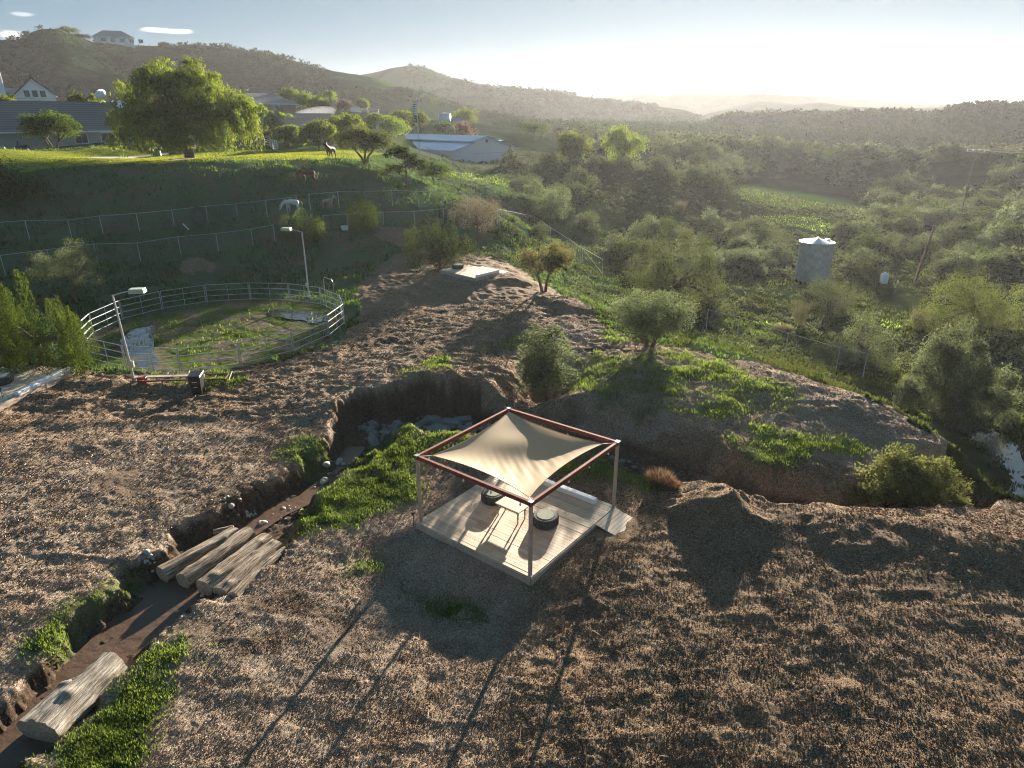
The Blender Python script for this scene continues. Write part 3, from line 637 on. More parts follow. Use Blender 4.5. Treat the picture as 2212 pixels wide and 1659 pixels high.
grass_on('far_green_grass', 200000, 60, 160, lambda X, Y, g: samp(GM['grass'], X, Y) > .5, .16, leafmat('clearing_blade', (.09, .13, .035), (.27, .33, .10), .5, (1.4, 1.5, .6)), 15, wfac=.3)
# ------------------------------------------------------------------ trees and bushes
def crown(kind, H, W, n, leaf, seed, blobs=None, z0=None):
    """leaf-sized faces gathered in clumps; returns V, faces, rnd, clump centres"""
    g = np.random.default_rng(seed)
    if blobs is None: blobs = [(0, 0, 0, 1, 1)]                 # x, y (in W/2), z (in H), width share, height share
    VV = []; RR = []; CC = []; tot = sum(b[3] ** 2 * b[4] for b in blobs); off = 0; FF = []
    for bx, by, bz, bw, bh in blobs:
        w = W / 2 * bw; nb = int(n * bw ** 2 * bh / tot)
        zb = (z0 if z0 is not None else {'olive': .10, 'oak': .12, 'pepper': .06, 'scrub': .0, 'juniper': .04, 'sparse': .12, 'willow': .06}[kind]) * H * bh
        hh = H * bh - zb; zc = bz * H + zb + hh * .5
        if kind == 'juniper':
            K = max(10, int(34 * bw * bw + 8)); ang = g.uniform(0, 6.28, K); rad = np.sqrt(g.random(K)) * .85; rad[0] = 0
            sx = np.cos(ang) * rad * w; sy = np.sin(ang) * rad * w; top = zb + hh * (1 - .62 * rad ** 1.6) * g.uniform(.82, 1.05, K); top[0] = zb + hh
            idx = g.integers(0, K, nb); u = g.random(nb) ** .8; z = bz * H + zb * .6 + (top[idx] - zb * .6) * u
            rr = (w * .30) * (1 - u) ** .65 * np.sqrt(g.random(nb)) + .02 * w; th = g.uniform(0, 6.28, nb)
            rr *= 1 + .35 * np.sin(th * 3 + idx + z * 6 / max(H, .1))
            lean = 1 + .25 * u
            P0 = np.stack([bx * W / 2 + sx[idx] * lean + rr * np.cos(th), by * W / 2 + sy[idx] * lean + rr * np.sin(th), z], 1)
            ax = nrm(np.stack([np.cos(th) * .55, np.sin(th) * .55, np.ones(nb)], 1) + g.normal(size=(nb, 3)) * .3)
            cen = np.stack([bx * W / 2 + sx, by * W / 2 + sy, bz * H + top * .6], 1); rv = .35 * u + .65 * g.random(nb)
            L = leaf * g.uniform(.7, 1.5, nb); Wd = L * .35
        else:
            K = {'olive': 110, 'oak': 80, 'pepper': 120, 'scrub': 60, 'sparse': 70, 'willow': 90}[kind]; K = max(14, int(K * min(1, bw * bh + .2)))
            d = nrm(g.normal(size=(K, 3))); 
            if kind in ('scrub',): d[:, 2] = np.abs(d[:, 2])
            if kind in ('oak', 'pepper'): d[:, 2] = np.where(d[:, 2] < -.75, -d[:, 2] * .6, d[:, 2])
            rho = (g.random(K) ** .38) * g.uniform(.72, 1.0, K)
            vz = hh * .5 if kind != 'scrub' else hh * .95
            zc2 = zc if kind != 'scrub' else bz * H + zb
            cen = np.stack([bx * W / 2 + d[:, 0] * rho * w * .86, by * W / 2 + d[:, 1] * rho * w * .86, zc2 + d[:, 2] * rho * vz * .86], 1)
            idx = g.integers(0, K, nb); sg = w * {'olive': .22, 'oak': .22, 'pepper': .17, 'scrub': .24, 'sparse': .25, 'willow': .17}[kind] * g.uniform(.6, 1.25, K)[idx]
            e = nrm(g.normal(size=(nb, 3))) * (g.random(nb) ** .45)[:, None]
            if kind in ('pepper', 'willow'):
                e = e * np.array([1, 1, .7]); P0 = cen[idx] + e * sg[:, None]
                drop = g.random(nb) ** 1.4 * hh * (.26 if kind == 'pepper' else .45) * (g.random(K) ** 1.2)[idx] * (np.hypot(cen[idx][:, 0], cen[idx][:, 1]) / w * .8 + .2)
                # strands: leaves share a column
                col = g.integers(0, 14, nb); cj = g.normal(size=(K, 14, 2)) * (w * .085); s_ = drop > hh * .03
                P0[s_, 0] = cen[idx][s_, 0] + cj[idx, col][s_, 0] + g.normal(size=s_.sum()) * .04; P0[s_, 1] = cen[idx][s_, 1] + cj[idx, col][s_, 1] + g.normal(size=s_.sum()) * .04
                P0[:, 2] -= drop; P0[:, 2] = np.maximum(P0[:, 2], .25 * zb + .15)
                ax = nrm(g.normal(size=(nb, 3)) * .45 + np.array([0, 0, -1.0])); L = leaf * g.uniform(.8, 1.7, nb); Wd = L * .32
            else:
                P0 = cen[idx] + e * sg[:, None]; out = nrm(P0 - np.array([bx * W / 2, by * W / 2, zc2 - hh * .2]))
                ax = nrm(g.normal(size=(nb, 3)) + out * .9); L = leaf * g.uniform(.7, 1.5, nb); Wd = L * (.5 if kind != 'sparse' else .28)
            P0[:, 2] = np.maximum(P0[:, 2], .05); rv = .35 * g.random(K)[idx] + .65 * g.random(nb)
        V, Fc = leaves(P0, ax, L, Wd, g); VV.append(V); FF.append(Fc + off); off += len(V); RR.append(np.repeat(rv, 4)); CC.append(cen)
    V = np.concatenate(VV); CN = np.concatenate(CC)
    xa, xb = np.percentile(V[:, 0], [.7, 99.3]); zt_ = np.percentile(V[:, 2], 99.7); kx = W / (xb - xa); kz = H / zt_
    for A_ in (V, CN): A_[:, :2] *= kx; A_[:, 2] *= kz
    V[:, 0] -= (xa + xb) / 2 * kx; CN[:, 0] -= (xa + xb) / 2 * kx
    return V, np.concatenate(FF), np.concatenate(RR), CN
def trunk_mb(H, W, cen, rng_, r0, stems=1, nb=14, spread=.12, zt=.35):
    m = MB(); g = random.Random(rng_)
    st = []
    for s_ in range(stems):
        a = 6.28 * s_ / max(1, stems) + g.random(); b = (math.cos(a) * spread * W * (stems > 1), math.sin(a) * spread * W * (stems > 1))
        p = [(b[0] * .2, b[1] * .2, -.25), (b[0] * .6 + g.uniform(-.05, .05) * W * .3, b[1] * .6, H * zt * .5), (b[0] * 1.2 + g.uniform(-.06, .06) * W, b[1] * 1.2 + g.uniform(-.06, .06) * W, H * zt)]
        m.tube(p, [r0 * 1.25, r0 * .95, r0 * .7], 8); st.append(p[-1])
    cs = list(cen); g.shuffle(cs)
    for c in cs[:nb]:
        s_ = min(st, key=lambda q: (q[0] - c[0]) ** 2 + (q[1] - c[1]) ** 2); mid = [(s_[i] + c[i]) / 2 for i in range(3)]; mid[2] += .06 * H
        m.tube([s_, (mid[0] + g.uniform(-.03, .03) * W, mid[1] + g.uniform(-.03, .03) * W, mid[2]), tuple(c)], [r0 * .55, r0 * .32, r0 * .10], 5, False)
    return m
LM = {'olive': 'leaf_olive', 'oak': 'leaf_oak', 'pepper': 'leaf_pepper', 'scrub': 'leaf_scrub', 'juniper': 'leaf_juniper', 'sparse': 'leaf_scrub', 'willow': 'leaf_pepper'}
NMS = {'olive': ('olive_tree', 'tree'), 'oak': ('oak_tree', 'tree'), 'pepper': ('pepper_tree', 'tree'), 'scrub': ('chaparral_bush', 'bush'), 'juniper': ('juniper_bush', 'bush'), 'sparse': ('sparse_bush', 'bush'), 'willow': ('weeping_tree', 'tree')}
def tree(kind, px, py, top, wpx, label, seed, n=6000, leaf=.09, name=None, cat=None, mat=None, group=None, blobs=None, z0=None, stems=1, r0=None, nb=14, zt=.35, rr=None, zf=None):
    """base at picture point (px, py); top row and width in picture units give the real size at that distance"""
    x, y, z = G(px, py) if rr is None else Ar(px, py, rr)
    if zf is not None: x, y = Pz(px, py, zf)
    if rr is not None: z = hz(x, y)
    z = hz(x, y) if zf is None else min(zf, hz(x, y)); f = (y * cP - (z - CAMZ) * sP); b_ = (CY - top) / F; H = max(.5, CAMZ + y * (b_ * cP - sP) / (cP + b_ * sP) - z); W = wpx / F * f * .97
    nm, ct = NMS[kind]; t = empty(name or nm, (x, y, z), 0, label, cat or ct, group)
    V, Fc, rv, cen = crown(kind, H, W, n, leaf, seed, blobs, z0)
    mk('crown' if (cat or ct) == 'tree' else 'foliage', V, Fc, mat or M[LM[kind]], t, {'rnd': rv})
    trunk_mb(H, W, cen, seed, r0 or max(.04, .018 * H + .01 * W), stems, nb, zt=zt).build('trunk' if (cat or ct) == 'tree' else 'stems', M['bark'], t)
    t['hgt'] = H
    return t

T = tree
T('olive',1180,866,710,128,'egg-shaped grey-green bush standing right behind the shade frame',101,16000,.075,'rounded_bush','bush',blobs=[(0,0,0,.85,.98),(.35,.1,-.02,.6,.55),(-.3,-.1,0,.55,.7)],z0=.03)
T('olive',1402,752,628,172,'round silvery bush on the ridge with its shadow across green weeds',102,20000,.075,'olive_bush','bush',stems=4,blobs=[(-.3,0,.06,.68,.90),(.32,.1,.08,.68,.86),(0,0,.0,.75,.98),(0,0,-.02,.5,.5)],z0=.03)
T('olive',1176,632,527,122,'small two-trunked tree with flat twin crown at the mulch edge',103,14000,.085,'olive_tree','tree',stems=2,blobs=[(-.48,0,.28,.62,.62),(.36,.1,.32,.72,.66),(.1,0,.22,.5,.5)],z0=.15,zt=.38,mat=leafmat('amber_leaf',(.055,.055,.03),(.20,.185,.105),.37,(1.35,1.3,.8)))
T('olive',1950,1114,968,235,'wide yellow-green shrub between the dark gully and the stream',104,26000,.075,'feathery_shrub','shrub',zf=-1.9,blobs=[(-.3,0,0,.62,.95),(.25,0,0,.62,.88),(.72,-.1,0,.3,.4),(-.75,-.1,0,.28,.6)],mat=leafmat('yellow_leaf',(.05,.06,.03),(.19,.20,.095),.37,(1.35,1.4,.75)))
T('scrub',2045,905,712,240,'largest silver-green olive tree beside the stream on the right',105,46000,.10,'olive_tree','tree',blobs=[(-.25,0,.1,.64,.9),(.52,-.15,-.04,.52,.80),(.2,.3,.25,.5,.74),(-.78,-.1,.08,.36,.46),(.1,-.2,-.02,.6,.6)],z0=.0,r0=.13,mat=M['leaf_olive'])
T('scrub',1856,788,674,132,'rounded grey-green bush above the wire fence, left of the big olive',106,12000,.085,'rounded_bush','bush',blobs=[(0,0,0,1,1),(-.5,0,0,.45,.6)],z0=.0,mat=M['leaf_olive'])
T('scrub',2085,712,588,245,'broad olive-yellow oak in front of the leaning wooden pole',107,22000,.095,'spreading_oak','tree',blobs=[(-.1,0,0,.7,1),(.5,0,-.02,.6,.8),(-.65,-.1,-.05,.4,.55)],z0=.03,mat=leafmat('gold_oak_leaf',(.05,.058,.028),(.175,.185,.085),.35))
T('sparse',1775,705,600,140,'thin twiggy shrub with pale upright shoots below the steel tank',108,9000,.10,'twiggy_shrub','shrub',blobs=[(0,0,0,.8,1),(.55,0,0,.5,.85),(-.5,0,0,.4,.7)])
T('scrub',1455,668,488,215,'big dense grey-green oak clump behind the fence gate',109,26000,.10,'oak_thicket','tree',blobs=[(-.3,0,0,.72,.98),(.3,.1,0,.75,.92),(.72,0,-.02,.4,.62)],z0=.0,mat=leafmat('thicket_leaf',(.036,.045,.03),(.125,.135,.09),.33))
T('juniper',95,800,598,225,'big bright green juniper in front of the left deck',110,40000,.085,'juniper_tree','tree',blobs=[(-.1,0,0,.62,1),(.55,-.1,-.05,.5,.82),(-.75,0,0,.45,.86)],r0=.14,mat=leafmat('bright_juniper',(.025,.042,.012),(.105,.125,.034),.3))
T('sparse',165,655,520,150,'half-bare shrub with pale twigs behind the round pen',111,14000,.09,'twiggy_shrub','shrub',blobs=[(-.3,0,0,.75,.9),(.35,0,.08,.6,.92)],z0=.02)
T('scrub',30,425,345,150,'dark leafy bush at the left frame edge under the lawn',112,9000,.12,'leafy_bush','bush',mat=M['leaf_oak'])
T('juniper',788,506,410,72,'upright spiky juniper below the donkey',113,10000,.09)
T('juniper',655,525,452,105,'low dark juniper behind the far lamp post',114,10000,.09,mat=M['leaf_oak'])
T('juniper',952,584,474,155,'wide dark green shrub behind the small centre deck',115,20000,.085,blobs=[(-.2,0,0,.8,1),(.45,0,0,.6,.9)],mat=leafmat('dull_juniper',(.022,.032,.015),(.075,.085,.038),.25))
T('sparse',1030,520,422,110,'grey leafless shrub behind the wide dark green shrub',116,9000,.09,'bare_shrub','shrub',mat=M['leaf_dead'],blobs=[(0,0,.05,1,.95)])
T('oak',880,408,312,92,'dark wind-bent oak on the shaded slope',117,9000,.13,blobs=[(-.3,0,.45,.6,.5),(.25,0,.25,.6,.5),(-.5,0,.2,.5,.35)],zt=.5)
T('oak',938,404,345,72,'small dark oak right of the wind-bent one',118,6000,.13)
T('oak',790,352,272,125,'broad grey oak at the right end of the sunny lawn',119,12000,.14,blobs=[(-.3,0,.1,.75,.9),(.35,0,.05,.7,.85)],stems=3,mat=leafmat('grey_oak',(.04,.045,.025),(.15,.15,.085),.35))
T('olive',1190,482,402,82,'rounded shrub on the hillside right of the fence corner',120,7000,.12,'rounded_bush','bush',z0=.02)
T('scrub',1140,478,425,95,'dark scrub bush left of the hillside shrub near the fence corner',121,6000,.12)
T('pepper',410,342,134,292,'huge weeping pepper tree on the lawn',122,70000,.22,'pepper_tree','tree',blobs=[(-.08,0,.2,.6,.8),(-.62,.1,.10,.40,.78),(.58,0,.0,.44,.70),(.25,-.2,.28,.45,.64),(-.35,-.2,-.02,.6,.6),(.15,-.3,.0,.5,.45),(.40,.2,.1,.5,.66),(-.05,.1,.05,.55,.6)],z0=.04,r0=.5,zt=.3,nb=24)
T('oak',120,333,241,114,'round-crowned tree in front of the grey ranch house',123,16000,.14,'patio_tree','tree',zf=7.95,z0=.22,stems=3,zt=.3,mat=leafmat('patio_leaf',(.03,.055,.015),(.12,.17,.04),.45))
T('willow',1240,352,284,72,'smaller of two weeping trees beyond the white barn',124,9000,.22)
T('willow',1346,352,271,92,'larger of two weeping trees beyond the white barn',125,12000,.22)
T('oak',550,316,277,72,'flat-topped dark tree beside the white rail fence',126,6000,.14,stems=3,z0=.42,mat=M['leaf_dead'] and leafmat('plum_leaf',(.04,.035,.02),(.13,.10,.07),.35))
# bright trees round the tan roofed house and the barn
k_ = 0
for px, py, top, w, kd, lb in [(528,262,204,52,'pepper','bright tree right of the pepper tree, beside the brick house'),(560,300,268,58,'pepper','bright rounded tree above the plum-dark tree'),(604,296,240,60,'pepper','yellow-green tree left of the tan roofed house'),(625,318,270,60,'pepper','bright tree behind the upper end of the white rail fence'),
   (646,318,288,36,'pepper','small bright bush-like tree at the tan house corner'),(690,326,258,78,'pepper','dark green tree before the tan roof'),(735,318,250,52,'pepper','bright tree at the middle of the tan roof'),(762,322,246,58,'pepper','bright tree at the right end of the tan roof'),
   (848,302,250,74,'pepper','largest bright tree left of the barn'),(815,292,245,50,'pepper','bright tree behind the broad grey oak'),(868,268,238,52,'pepper','green tree under the flag'),(905,280,238,46,'pepper','green tree right of the flagpole'),
   (1005,272,232,56,'pepper','green tree beside the small hill tank'),(960,296,262,44,'oak','dark tree between barn roof and hill tank'),(1155,300,262,60,'oak','dark tree above the right end of the barn roof')]:
    k_ += 1; T(kd, px, py, top, w, lb, 200 + k_, 5000, .24)
T('scrub',998,293,262,62,'reddish leafless tree behind the barn ridge',231,4000,.22,'reddish_tree','tree',mat=M['dry_rust'])
for px, py, top, w, kd, lb, rr in [(628,226,188,42,'pepper','tall tree behind the brick house roof',185),(655,230,196,46,'pepper','broad tree right of the brick house',182),(684,235,206,40,'pepper','thin tree right of the broad one by the brick house',180),(702,238,217,24,'oak','small tree below the palm',178),
    (784,237,212,30,'pepper','lone green tree left end of the far white fence',215),(12,240,196,56,'pepper','yellow-green tree at the left edge above the ranch roof',125),(166,228,193,34,'pepper','slim yellow-green tree behind the ranch roof',125),(200,232,205,52,'pepper','low yellow-green tree near the satellite dish',126),
    (150,90,56,46,'oak','dark round tree on the hilltop beside the hilltop house',410),(176,96,72,40,'oak','dark tree left of the hilltop house',408),(355,104,90,24,'oak','lone small tree on the hilltop skyline',408),(60,262,236,34,'oak','low dark bush left of the chimney house',140)]:
    k_ += 1; T(kd, px, py, top, w, lb, 200 + k_, 3500, .28, rr=rr)
T('scrub',745,237,214,34,'pink-brown bare tree left of the far white fence',260,3000,.22,'bare_tree','tree',mat=M['leaf_dead'],rr=205,z0=.3)
# ---- chaparral over the valley: the ones that show largest as things, the rest as one mass
PRO = []
for i in range(7):
    kd = ['scrub', 'olive', 'scrub', 'oak', 'sparse', 'scrub', 'olive'][i]
    V, Fc, rv, cen = crown(kd, 1.0, 1.25, 2600, .052, 300 + i, blobs=[(0,0,0,.8,1),(.4,.2,-.02,.5,.7),(-.4,-.2,0,.55,.8)], z0=0.0)
    me = mk('foliage', V, Fc, M[['leaf_scrub', 'leaf_olive', 'leaf_scrub', 'leaf_oak', 'leaf_scrub', 'leaf_olive', 'leaf_scrub'][i]], None, {'rnd': rv})
    PRO.append(me)
g = np.random.default_rng(77)
N = 13000; a = g.uniform(R(-8), R(50), N); r = np.sqrt(g.uniform(52 ** 2, 260 ** 2, N)); X = r * np.sin(a); Y = r * np.cos(a)
H_ = smooth_h(X, Y); Mk = masks(X, Y)
pxx = CX + F * X / (Y * cP - (H_ - CAMZ) * sP); pyy = CY - F * (Y * sP + (H_ - CAMZ) * cP) / (Y * cP - (H_ - CAMZ) * sP)
dens = .40 + .7 * fbm(X * .035, Y * .035, 3, 66)
open_ = inside(pxx, pyy, np.array([(1300,395),(1480,410),(1560,425),(1620,372),(1760,378),(1840,420),(1920,462),(1860,500),(1700,520),(1500,480),(1330,520),(1240,470)]))
mesa = (pxx < 1420) & (pyy < 405)
for P_, f_ in [(open_, .10), (mesa, .10), ((pyy > 350) & (pxx > 1560) & ~open_, 2.2), ((pxx < 1200) & (pyy > 400), .1)]: dens = np.where(P_, dens * f_, dens)
tankz = (np.hypot(pxx - 1757, pyy - 560) < 62)
k = (g.random(N) < dens) & (Mk['mulch'] < .5) & (Mk['lawn'] < .5) & (Mk['grass'] < .5) & ~tankz & ~((pxx > 1440) & (pyy > 600)) & (pxx > 1080) & (pxx < 2330) & ~((pxx < 1140) & (pyy < 362) & (pxx > 840) & (pyy > 270)) & ~((pxx > 1880) & (pxx < 2010) & (pyy > 560)) & ~((pxx > 1150) & (pxx < 1330) & (pyy > 540))
X = X[k]; Y = Y[k]; H_ = H_[k]; r = r[k]; n = len(X)
S = (.6 + 2.1 * g.random(n) ** 2.2) * np.where(r > 120, 1.25, 1.0)
app = S / r * np.where((CX + F * X / (Y * cP)) > 2260, .2, 1); order = np.argsort(-app); print('shrubs', n)
lbs = ['grey-green chaparral bush among the valley scrub', 'silvery rounded chaparral bush among the valley scrub', 'low dense chaparral bush on the valley floor', 'dark oak scrub among the valley bushes', 'thin brushy chaparral bush in the valley', 'leafy pale chaparral bush in the valley', 'small round olive-grey bush in the valley']
LMK = [(1240,340,'near the smaller weeping tree'),(1346,340,'near the larger weeping tree'),(1757,560,'near the steel tank'),(1915,600,'near the small plastic tank'),(2085,650,'near the gold oak'),(1060,350,'below the barn'),(1740,430,'beside the bright green clearing'),(1190,440,'by the hillside shrub above the fence'),
       (1455,540,'near the big oak clump'),(2150,340,'under the power lines'),(1650,320,'at the foot of the right hill'),(2050,850,'near the big silver olive'),(1900,330,'on the plain before the right hills'),(2020,480,'behind the leaning wooden pole'),(1320,430,'on the dry flat above the oak clump'),(1560,400,'left of the bright green clearing'),(1880,460,'right of the bright green clearing'),(2170,560,'at the right frame edge above the gold oak'),(1500,330,'in the middle of the far scrub')]
pxx = CX + F * X / (Y * cP - (H_ - CAMZ) * sP); pyy = CY - F * (Y * sP + (H_ - CAMZ) * cP) / (Y * cP - (H_ - CAMZ) * sP)
used = set()
for q in order[:285]:
    i = int(g.integers(0, 7)); s_ = S[q] * 1.15; o = PRO[i] if i not in used else PRO[i].copy()
    if i in used: C.objects.link(o)
    used.add(i)
    o.name = 'chaparral_bush'; o.location = (X[q], Y[q], float(hz(X[q], Y[q]) if r[q] < R1 - 2 else H_[q]) - .1); o.rotation_euler = (0, 0, g.uniform(0, 6.28)); o.scale = (s_ * g.uniform(.8, 1.25), s_ * g.uniform(.8, 1.25), s_ * g.uniform(.75, 1.2))
    lm = min(LMK, key=lambda l: (l[0] - pxx[q]) ** 2 + 4 * (l[1] - pyy[q]) ** 2)[2]; sz = 'large' if s_ > 3.0 else 'middling' if s_ > 2.2 else 'small'
    lb = sz + ' ' + ['grey-green bush', 'silvery rounded bush', 'low dense bush', 'dark oak scrub', 'thin brushy bush', 'leafy pale bush', 'round olive-grey bush'][i] + ' ' + lm
    tag(o, lb, 'bush', 'chaparral bushes: ' + lb)
def mass(name, X, Y, Z, S, nleaf, leaf, m, seed, kinds=3):
    g = np.random.default_rng(seed); n = len(X); Vs = []; Rs = []; tmp = []
    for i in range(5):
        V, Fc, rv, _ = crown('scrub' if i < 3 else 'olive', 1.0, 1.5, nleaf, leaf, seed + i, blobs=[(0,0,0,.8,1),(.35,.2,0,.5,.7)], z0=0); tmp.append((V, rv))
    for i in range(5):
        s_ = np.arange(n) % 5 == i
        if not s_.any(): continue
        V, rv = tmp[i]; x = X[s_]; y = Y[s_]; z = Z[s_]; k = len(x); th = g.uniform(0, 6.28, k); c, s = np.cos(th), np.sin(th); sx = S[s_] * g.uniform(.8, 1.3, k); sz = S[s_] * g.uniform(.75, 1.15, k)
        W_ = np.stack([(V[None, :, 0] * c[:, None] - V[None, :, 1] * s[:, None]) * sx[:, None] + x[:, None], (V[None, :, 0] * s[:, None] + V[None, :, 1] * c[:, None]) * sx[:, None] + y[:, None], V[None, :, 2] * sz[:, None] + z[:, None] - .1], 2)
        Vs.append(W_.reshape(-1, 3)); Rs.append(np.clip(rv[None] * .6 + g.random(k)[:, None] * .45, 0, 1).ravel())
    V = np.concatenate(Vs); return tag(mk(name, V, np.arange(len(V), dtype=np.int32).reshape(-1, 4), m, attrs={'rnd': np.concatenate(Rs)}), kind='stuff')
q = order[285:]; q = q[:4200]; ZZ = np.where(r[q] < R1 - 2, hz(X[q], Y[q]), H_[q]); mass('valley_chaparral', X[q], Y[q], ZZ, S[q] * 1.15, 190, .20, M['leaf_scrub'], 400)
# low dry tufts over the open valley ground
N = 30000; a = g.uniform(R(-6), R(48), N); r = np.sqrt(g.uniform(45 ** 2, 165 ** 2, N)); X = r * np.sin(a); Y = r * np.cos(a)
k = (samp(GM['mulch'], X, Y) < .3) & (samp(GM['lawn'], X, Y) < .3) & (vn(X * .12, Y * .12, 61) + g.random(N) * .8 > .2); X = X[k]; Y = Y[k]
mass('dry_brush', X, Y, hz(X, Y), .18 + .45 * g.random(len(X)) ** 2, 30, .30, M['leaf_scrub'], 420)
# shrub cover of the hills and the plain before them
N = 85000; a = g.uniform(R(-46), R(46), N); r = np.exp(g.uniform(math.log(130), math.log(760), N)); X = r * np.sin(a); Y = r * np.cos(a)
Z = smooth_h(X, Y); pyy = CY - F * (Y * sP + (Z - CAMZ) * cP) / (Y * cP - (Z - CAMZ) * sP); pxx = CX + F * X / (Y * cP - (Z - CAMZ) * sP)
lot = inside(pxx, pyy, np.array([(-50,345),(-50,225),(230,215),(500,240),(520,205),(900,222),(1010,240),(1060,262),(1125,300),(1125,362),(830,362),(500,345)]))
k = ~lot & ~((r > 560) & (X > 120)) & (fbm(X * .02, Y * .02, 3, 62) * 1.1 + .35 + .6 * (r > 300) * (X > 80) + .15 * (X < -20) > g.random(N) * .8) & (inside(X, Y, LAWN) == False) & ~((pxx > 700) & (pxx < 880) & (pyy < 192) & (r > 300)) & ~((r < 260) & (pxx > 1080))
X = X[k]; Y = Y[k]; Z = Z[k]; r = r[k]; print('hill shrubs', len(X))
mass('hillside_chaparral', X, Y, Z, (.6 + 1.7 * g.random(len(X)) ** 2.5) * np.clip(r / 300, .7, 1.5) * np.where(X < -10, .85, 1.1), 24, .46, leafmat('hill_leaf', (.020, .032, .020), (.048, .070, .038), .12), 440)
# ------------------------------------------------------------------ shade frame, sail and deck
e1 = Vector((.615, .789, 0)); e2 = Vector((-.789, .615, 0)); FO = Vector((.55, 16.1, 0)); DW, DL = 4.9, 4.7; DT = .02
def D(a, b, z=0.0): p = FO + e1 * a + e2 * b; return (p.x, p.y, z)
MD = Matrix((e1, e2, (0, 0, 1))).transposed()
def boards(name, nb, w, L, org, fa, fb, z, m, parent, gap=.008, seed=1, trim=None):
    """nb boards side by side along fa, each running along fb"""
    g = random.Random(seed); V = []; Fc = []; A_ = []
    for i in range(nb):
        a0 = i * w + gap / 2; a1 = (i + 1) * w - gap / 2; dz = g.uniform(-.003, .003); b0, b1 = (0, L) if trim is None else trim(i * w + w / 2)
        if b1 - b0 < .05: continue
        cuts = [b0] + ([b0 + (b1 - b0) * g.choice([.35, .5, .65])] if b1 - b0 > 2.6 else []) + [b1]
        for c0, c1 in zip(cuts[:-1], cuts[1:]):
            k = len(V); tone = g.random(); dz2 = dz + g.uniform(-.002, .002)
            for zz in (z - .035, z + dz2):
                for aa, bb in ((a0, c0 + .002), (a1, c0 + .002), (a1, c1 - .002), (a0, c1 - .002)):
                    p = org + fa * aa + fb * bb; V.append((p.x, p.y, p.z + zz)); A_.append(tone)
            Fc += [(k, k + 3, k + 2, k + 1), (k + 4, k + 5, k + 6, k + 7), (k, k + 1, k + 5, k + 4), (k + 1, k + 2, k + 6, k + 5), (k + 2, k + 3, k + 7, k + 6), (k + 3, k, k + 4, k + 7)]
    return mk(name, V, Fc, m, parent, {'rnd': A_})
dk = empty('wooden_deck', (0, 0, 0), 0, 'square pale plank deck under the shade sail, with a small ramp', 'deck')
boards('floor_boards', 35, DW / 35, DL, FO, e1, e2, DT, M['boards'], dk)
m = MB()
for a, b in (((0, .0), (DW, .0)), ((0, DL), (DW, DL)), ((0, 0), (0, DL)), ((DW, 0), (DW, DL))):
    off = [(0, -.022), (0, .022), (-.022, 0), (.022, 0)][[((0, .0), (DW, .0)), ((0, DL), (DW, DL)), ((0, 0), (0, DL)), ((DW, 0), (DW, DL))].index((a, b))]
    m.bar(D(a[0] + off[0], a[1] + off[1], -.13), D(b[0] + off[0], b[1] + off[1], -.13), .038, .26)
m.build('rim_joist', M['post'], dk)
m = MB().box((D(DW / 2, DL / 2, -.10)), (DW - .1, DL - .1, .06), M=MD); m.build('under_frame', M['rust'], dk)
# ramp: boards run along e1, going down away from the deck edge
rp = FO + e1 * 3.55 - e2 * .03; rdir = (-e2 * .97 + Vector((0, 0, -.17))).normalized(); V = []
boards('ramp', 10, .125, 1.28, rp, rdir, e1, DT - .012, M['boards'], dk, seed=5)
sf = empty('shade_pergola', D(DW / 2, DL / 2, 0), 0, 'four-post frame with red-brown top beams over the deck', 'pergola'); sf.location = (0, 0, 0)
HP = 2.36
PC = {'F': (.10, .10), 'R': (DW - .02, .06), 'B': (DW - .1, DL - .1), 'L': (.10, DL - .10)}
for k_, (a, b) in PC.items():
    p = D(a, b); m = MB().box((p[0], p[1], HP / 2 - .1), (.095, .095, HP + .2), M=MD); m.build('post', M['post'], sf, bevel=.006)
ov = .07; BH = HP + .07
for n_, (q, w_) in enumerate(((('F', 'R'), 1), (('L', 'B'), 1), (('F', 'L'), 0), (('R', 'B'), 0))):
    pa, pb = Vector(D(*PC[q[0]], BH)), Vector(D(*PC[q[1]], BH)); d = (pb - pa).normalized()
    if w_: pa -= d * ov; pb += d * ov
    else: pa += d * .052; pb -= d * .052
    MB().bar(pa, pb, .10, .135).build('top_beam', M['redbeam'], sf, bevel=.006)
for k_, (a, b) in PC.items():
    p = D(a, b, HP + .145); MB().box(p, (.14, .14, .012), M=MD).build('corner_plate', M['steel'], sf)
